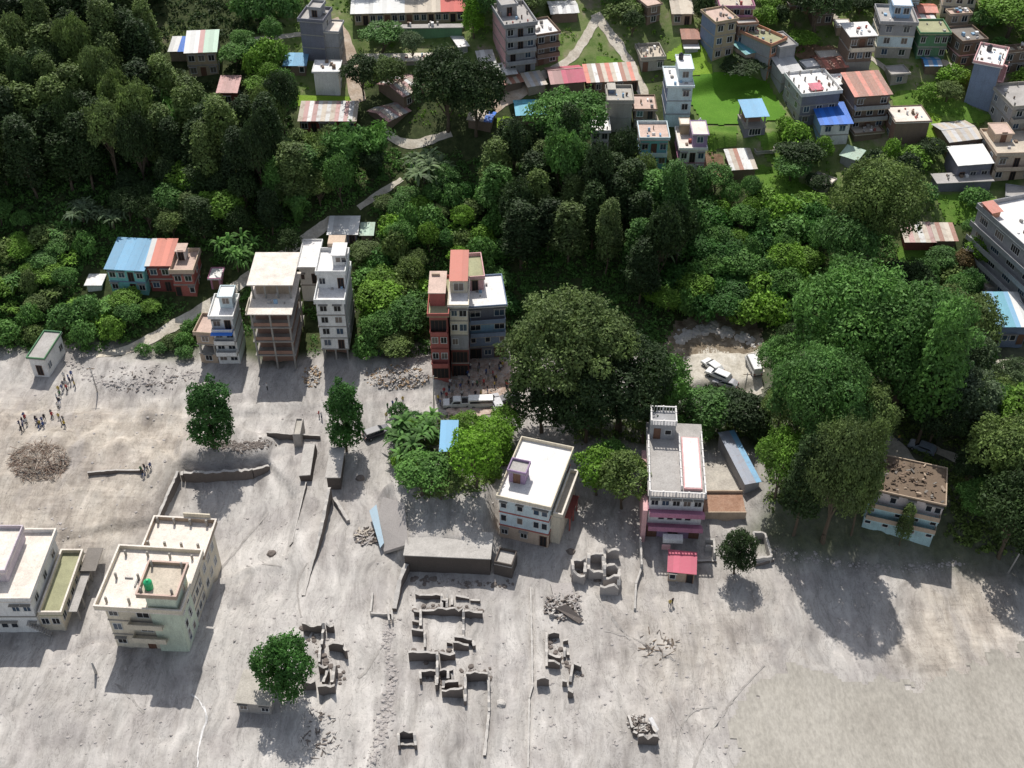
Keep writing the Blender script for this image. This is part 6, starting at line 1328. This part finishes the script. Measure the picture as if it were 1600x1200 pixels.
def clear(p, r):
    d = np.hypot(EX[:, 0]-p.x, EX[:, 1]-p.y); return not np.any(d < EX[:, 2]+r)
def scatter(poly, n_, sp, kinds, mats, Wr, Hr, label, group, seed, cover=True):
    global EX
    rd = random.Random(seed); EX = np.array(EXCL); pl = np.array(poly, float); x0, y0 = pl.min(0); x1, y1 = pl.max(0); placed = []
    tries = 0
    while len(placed) < n_ and tries < n_*25:
        tries += 1; x = rd.uniform(x0, x1); y = rd.uniform(y0, y1)
        if pdist(np.array([x]), np.array([y]), pl)[0] < 0: continue
        p = P(x, y); W = rd.uniform(*Wr); H = rd.uniform(*Hr)
        if any((p.x-q[0])**2+(p.y-q[1])**2 < sp*sp for q in placed) or not clear(p, W*.2): continue
        cx, cy = project((p.x, p.y, p.z+H*.55)); s = FPX/(p.y*CP-(p.z-CAM_H)*SP); hw = W/2*s*1.05; hh = s*math.hypot(H*.42*.8, W*.5*.6)
        m_ = (np.abs(PROT[:, 0]-cx) < hw) & (np.abs(PROT[:, 1]-cy) < hh) & (PROT[:, 2] > p.y-1)
        if m_.any(): continue
        kd, mt_ = rd.choice(kinds), rd.choice(mats); placed.append((p.x, p.y)); SC.append((tree(kd, p, W, H, mt_, label, group), cx, cy, kd, mt_, W))
    return len(placed)
cnt = 0; SC = []
F1, F2, F3, F4 = 'tall dark tree in the dense forest at the upper left', 'tree in the mixed belt between the long rust-streaked shed and the tall white house', 'tall dark slender tree on the slope above the banyan', 'leafy bush on the green slope above the dusty yard'
cnt += scatter([(-60, 90), (230, 70), (262, 125), (330, 150), (345, 200), (460, 215), (475, 330), (330, 310), (250, 300), (-60, 320)], 85, 3.6, ['tall', 'tall', 'big'], ['dark', 'dark', 'dark', 'olive', 'olive'], (6, 9), (13, 20), F1, 'tall trees of the upper left forest', 1)
cnt += scatter([(-60, -60), (240, -60), (225, 45), (-60, 95)], 30, 5, ['big', 'tall'], ['dark', 'dark', 'olive'], (7, 10), (11, 16), 'dark tree of the forest filling the top left corner', 'trees in the top left corner', 2)
cnt += scatter([(380, -60), (470, -60), (470, 25), (440, 55), (380, 55)], 10, 4, ['med', 'bush'], ['mid', 'olive', 'mid'], (5, 8), (5, 8), 'green tree at the top edge left of the windowless grey house', 'green trees left of the grey house', 3)
cnt += scatter([(360, 70), (460, 75), (470, 160), (400, 165), (355, 120)], 18, 3.4, ['med', 'bush'], ['mid', 'mid', 'bright'], (4, 7), (4, 7), 'green tree between the ochre house and the plain white box house', 'green trees right of the ochre house', 4)
cnt += scatter([(420, 215), (600, 225), (620, 270), (560, 320), (470, 360), (400, 330)], 34, 3.6, ['tall', 'med', 'bamboo'], ['dark', 'mid', 'olive', 'mid'], (5, 8), (8, 14), F2, 'trees of the belt below the long shed', 5)
cnt += scatter([(690, 60), (760, 60), (750, 110), (800, 175), (770, 235), (720, 220), (640, 115)], 16, 4, ['big', 'med'], ['dark', 'olive'], (7, 11), (9, 14), 'dark tree in the cluster left of the turquoise roof', 'dark trees left of the turquoise roof', 6)
cnt += scatter([(760, 240), (1000, 275), (1060, 300), (1060, 420), (1000, 480), (930, 430), (800, 420), (750, 330)], 64, 4.0, ['tall', 'tall', 'med'], ['dark', 'dark', 'olive', 'dark', 'mid'], (5.5, 8.5), (11, 18), F3, 'tall slender trees above the banyan', 7)
cnt += scatter([(1050, 290), (1260, 320), (1290, 400), (1190, 520), (1060, 500), (1000, 480), (1060, 420)], 80, 3.0, ['bush', 'med', 'bush'], ['mid', 'mid', 'bright', 'deep'], (4, 8), (3.5, 7), F4, 'leafy bushes above the dusty yard', 8)
cnt += scatter([(590, 300), (760, 310), (790, 420), (800, 540), (740, 400), (680, 400), (650, 560), (560, 560), (560, 400)], 60, 3.2, ['med', 'bush', 'bush'], ['mid', 'mid', 'bright', 'deep', 'olive'], (4, 7), (3.5, 7.5), 'green bush or low tree on the slope between the tall white house and the narrow red house', 'greenery between the white and red houses', 9)
cnt += scatter([(-60, 330), (160, 385), (165, 470), (320, 470), (300, 500), (190, 545), (-60, 530)], 80, 3.0, ['bush', 'med', 'bush', 'banana'], ['mid', 'olive', 'mid', 'bright'], (3.5, 6.5), (3, 5.5), 'green bush on the slope around and left of the turquoise house', 'bushes around the turquoise house', 10)
cnt += scatter([(200, 300), (480, 330), (430, 395), (330, 380), (200, 380)], 22, 3.6, ['med', 'tall'], ['dark', 'olive', 'dark'], (5, 7), (6, 10), 'dark tree on the slope behind the turquoise and coral roofs', 'dark trees behind the turquoise house', 11)
cnt += scatter([(200, 555), (330, 500), (345, 545), (310, 560)], 8, 2.2, ['bush'], ['mid', 'olive'], (2.5, 4), (2, 3.2), 'small bush below the hillside path', 'small bushes below the path', 12)
cnt += scatter([(1200, 560), (1440, 560), (1460, 700), (1500, 860), (1480, 860), (1350, 700), (1200, 700)], 16, 5, ['med', 'big'], ['mid', 'olive', 'dark'], (6, 9), (7, 12), 'tree filling the gaps between the large right-hand trees', 'trees among the large right-hand trees', 13)
cnt += scatter([(1430, 420), (1540, 430), (1530, 600), (1440, 640), (1400, 500)], 16, 4, ['med', 'bush'], ['olive', 'mid', 'dark'], (4.5, 7), (4, 8), 'olive or green tree on the slope left of the sky blue and white roof', 'trees left of the sky blue and white roof', 14)
cnt += scatter([(1500, 590), (1640, 590), (1640, 900), (1540, 880), (1500, 760)], 24, 4, ['med', 'big'], ['dark', 'olive', 'mid', 'grey'], (5, 9), (6, 11), 'tree in the thick growth at the lower right edge of the bank', 'trees at the lower right bank', 15)
cnt += scatter([(890, -40), (1130, -40), (1110, 40), (1060, 110), (940, 110), (890, 60)], 26, 3.6, ['med', 'bush'], ['mid', 'olive', 'dark', 'bright'], (4, 7), (3.5, 7), 'small green tree on the rise between the two top paths and the crop field', 'small trees near the top paths', 16)
cnt += scatter([(1180, -40), (1640, -40), (1640, 330), (1240, 320), (1180, 220)], 90, 3.2, ['med', 'bush', 'bush'], ['mid', 'olive', 'bright', 'dark'], (3.5, 7), (3, 6), 'small garden tree or bush among the houses of the upper right village', 'garden greenery of the upper right village', 17)
cnt += scatter([(560, -40), (900, -40), (890, 20), (730, 60), (560, 10)], 14, 4.5, ['med', 'big'], ['mid', 'dark', 'olive'], (6, 9), (6, 10), 'tree at the top edge behind the school-like building', 'trees behind the school-like building', 18)
cnt += scatter([(1440, 320), (1560, 350), (1550, 400), (1500, 380), (1430, 350)], 12, 3, ['bush', 'med'], ['mid', 'dark'], (3.5, 6), (3, 5.5), 'bush in the hedge between the field and the rusty huts', 'hedge above the rusty huts', 19)
cnt += scatter([(1080, 625), (1190, 640), (1180, 700), (1050, 690), (900, 680)], 10, 3.2, ['bush', 'med'], ['dark', 'mid'], (4, 6), (3, 5), 'dark bush in the shade behind the pink building yard', 'bushes behind the pink building', 20)
cnt += scatter([(620, 640), (700, 700), (790, 670), (800, 720), (740, 770), (640, 780), (620, 720)], 14, 2.4, ['bush'], ['mid', 'bright', 'deep'], (2.5, 4), (2, 3), 'low bush around the narrow blue roofed shed', 'low bushes around the blue roofed shed', 21)
print('trees', cnt)
LM = [(90, 60, 'top left corner'), (250, 40, 'ochre house clearing'), (320, 90, 'ochre house'), (360, 145, 'faded pink roof'), (145, 200, 'yellow-green forest tree'), (20, 200, 'left edge of the forest'), (240, 220, 'middle of the upper left forest'),
 (300, 290, 'bright tree pair in the forest'), (372, 380, 'feathery clump by the path'), (155, 340, 'pale banana clumps'), (205, 420, 'turquoise house'), (292, 420, 'red terrace house'), (20, 450, 'left edge at mid height'), (65, 540, 'leaning green-trimmed house'), (250, 520, 'lower hillside path'),
 (505, 60, 'windowless grey house'), (512, 125, 'plain white box house'), (515, 185, 'long rust-streaked shed'), (440, 400, 'bend of the hillside path'), (540, 360, 'white roofed shed'), (525, 470, 'tall white house'), (650, 270, 'pale palm clump'), (645, 160, 'old pink-and-white roof'), (640, 30, 'school-like building'),
 (810, 70, 'tall grey house'), (830, 170, 'turquoise roof'), (880, 130, 'faded red roof'), (690, 500, 'narrow red house'), (765, 480, 'broad blue-grey building'), (620, 440, 'bright yellow-green hillside tree'), (895, 480, 'top of the domed banyan'), (1020, 230, 'teal-fronted house'), (1035, 410, 'pale-fronted palm'), (1130, 580, 'dusty yard'),
 (1155, 260, 'rust-striped hut'), (1200, 330, 'end of the terrace field'), (1370, 330, 'great olive tree'), (1450, 370, 'rusty huts'), (1300, 500, 'enormous spreading tree'), (1510, 300, 'field at the right edge'), (1565, 510, 'sky blue and white roof'), (1490, 640, 'pale grey-green tree'), (1410, 780, 'tilted turquoise house'), (1570, 850, 'lower right trees'), (1140, 140, 'green paddy'),
 (1128, 70, 'cream three-storey house'), (1205, 90, 'orange-red house'), (1340, 90, 'brown balcony house'), (1390, 60, 'light blue house'), (1450, 70, 'mossy green house'), (1530, 120, 'slate-blue wall'), (1295, 190, 'vivid blue roof'), (1350, 150, 'rust-red roof'), (1420, 205, 'brown brick box house'), (1500, 240, 'bright white sloping roof'), (1580, 250, 'peach house'), (1490, 10, 'broad red roof'),
 (950, 60, 'fork of the top paths'), (1060, 20, 'beige roof at the top'), (1030, 700, 'pink building'), (700, 690, 'narrow blue roofed shed'), (1148, 840, 'brick platform'), (1010, 95, 'brick shell')]
sets = {}
KN = {'tall': 'slender tree', 'big': 'broad tree', 'med': 'rounded tree', 'bush': 'bush', 'banana': 'banana clump', 'bamboo': 'bamboo clump'}
CN = {'dark': 'dark', 'olive': 'olive', 'mid': 'mid-green', 'bright': 'light green', 'deep': 'deep green', 'lime': 'lime', 'grey': 'grey-green', 'brown': 'brown'}
for o_, cx, cy, kd, mt_, W_ in SC:
    l_ = min(LM, key=lambda q: (q[0]-cx)**2+(q[1]-cy)**2); dx, dy = cx-l_[0], cy-l_[1]
    rel_ = ('left of' if dx < 0 else 'right of') if abs(dx) > abs(dy) else ('above' if dy < 0 else 'below')
    sets.setdefault('%s %s %s the %s' % (CN[mt_], KN[kd], rel_, l_[2]), []).append((cx, o_))
ORD = ['leftmost', 'second', 'third', 'fourth', 'fifth', 'sixth', 'seventh', 'eighth', 'ninth', 'tenth', 'eleventh', 'twelfth', 'thirteenth', 'fourteenth', 'fifteenth']
for k_, q in sets.items():
    q.sort(key=lambda t: t[0])
    for i, (_, o_) in enumerate(q):
        o_['label'] = k_ if len(q) == 1 else k_ + (', leftmost' if i == 0 else ', rightmost' if i == len(q)-1 else ', %s from left' % ORD[min(i, 14)])
# undergrowth too dense to count
def undergrowth(name, label, regions, n_, rmin, rmax, size, mat, seed, per=22):
    rg = np.random.default_rng(seed); ex = np.array(EXCL_HARD); C = []; N = []; T_ = []
    polys = [np.array(r, float) for r in regions]; ar = np.array([abs(np.sum(p[:, 0]*np.roll(p[:, 1], 1)-p[:, 1]*np.roll(p[:, 0], 1)))/2 for p in polys]); ar /= ar.sum()
    for i, pl in enumerate(polys):
        m_ = int(n_*ar[i]*1.8); x0, y0 = pl.min(0); x1, y1 = pl.max(0); xx = rg.uniform(x0, x1, m_*2); yy = rg.uniform(y0, y1, m_*2)
        k = pdist(xx, yy, pl) > 0; xx, yy = xx[k][:m_], yy[k][:m_]
        for x, y in zip(xx[:int(n_*ar[i])], yy):
            p = P(x, y)
            if np.any(np.hypot(ex[:, 0]-p.x, ex[:, 1]-p.y) < ex[:, 2]): continue
            r = rmin+(rmax-rmin)*rg.random()**2; dd = rg.normal(size=(per, 3)); dd /= np.linalg.norm(dd, axis=1, keepdims=True); dd[:, 2] = np.abs(dd[:, 2])
            C.append(np.array([p.x, p.y, p.z])+dd*r*np.array([1, 1, .8])*rg.uniform(.7, 1.05, (per, 1))); nn = dd+rg.normal(size=dd.shape)*.6; N.append(nn/np.linalg.norm(nn, axis=1, keepdims=True)); T_.append(np.full(per, rg.uniform(.15, .85)))
    me, a = leaves_mesh(name, np.concatenate(C), np.concatenate(N), size, rg); a.data.foreach_set('value', np.concatenate(T_).astype(np.float32))
    o = link(name, me, LEAF[mat], kind='stuff'); tag(o, label, 'undergrowth', kind='stuff')
nh = NHARD
EXCL_HARD = EXCL[:nh] + [(*P(x_, y_)[:2], 4.5) for x_ in (1090, 1115, 1140, 1165, 1190, 1205) for y_ in (135, 155, 175, 188)] + [(*P(x_, y_)[:2], 3.0) for x_ in (1070, 1100, 1130, 1160, 1185) for y_ in (510, 530, 550)]
undergrowth('undergrowth', 'dense dark undergrowth covering the wooded hillside', [[(-40, 120), (470, 160), (620, 230), (1050, 290), (1300, 340), (1540, 420), (1540, 600), (1200, 560), (1050, 545), (800, 556), (560, 560), (330, 545), (190, 552), (-40, 545)]], 8500, .5, 1.7, .38, 'mid', 5, 22)
undergrowth('undergrowth', 'dark ground plants under the upper left forest', [[(-40, -60), (440, -60), (450, 120), (470, 330), (-40, 340)]], 2500, .5, 1.7, .4, 'dark', 6, 20)
undergrowth('undergrowth', 'scrubby ground cover among the upper village houses', [[(460, -60), (1640, -60), (1640, 420), (1300, 330), (1080, 285), (1000, 180), (560, 200), (460, 150)]], 3800, .2, 1.0, .28, 'bright', 7, 18)
undergrowth('undergrowth', 'shaded ground plants on the right-hand bank', [[(1195, 610), (1640, 560), (1640, 870), (1500, 860), (1350, 730), (1200, 800)], [(885, 640), (1190, 640), (1185, 690), (1010, 690), (900, 690)], [(622, 650), (790, 655), (800, 720), (760, 770), (650, 780)]], 2400, .4, 1.5, .36, 'olive', 8, 20)
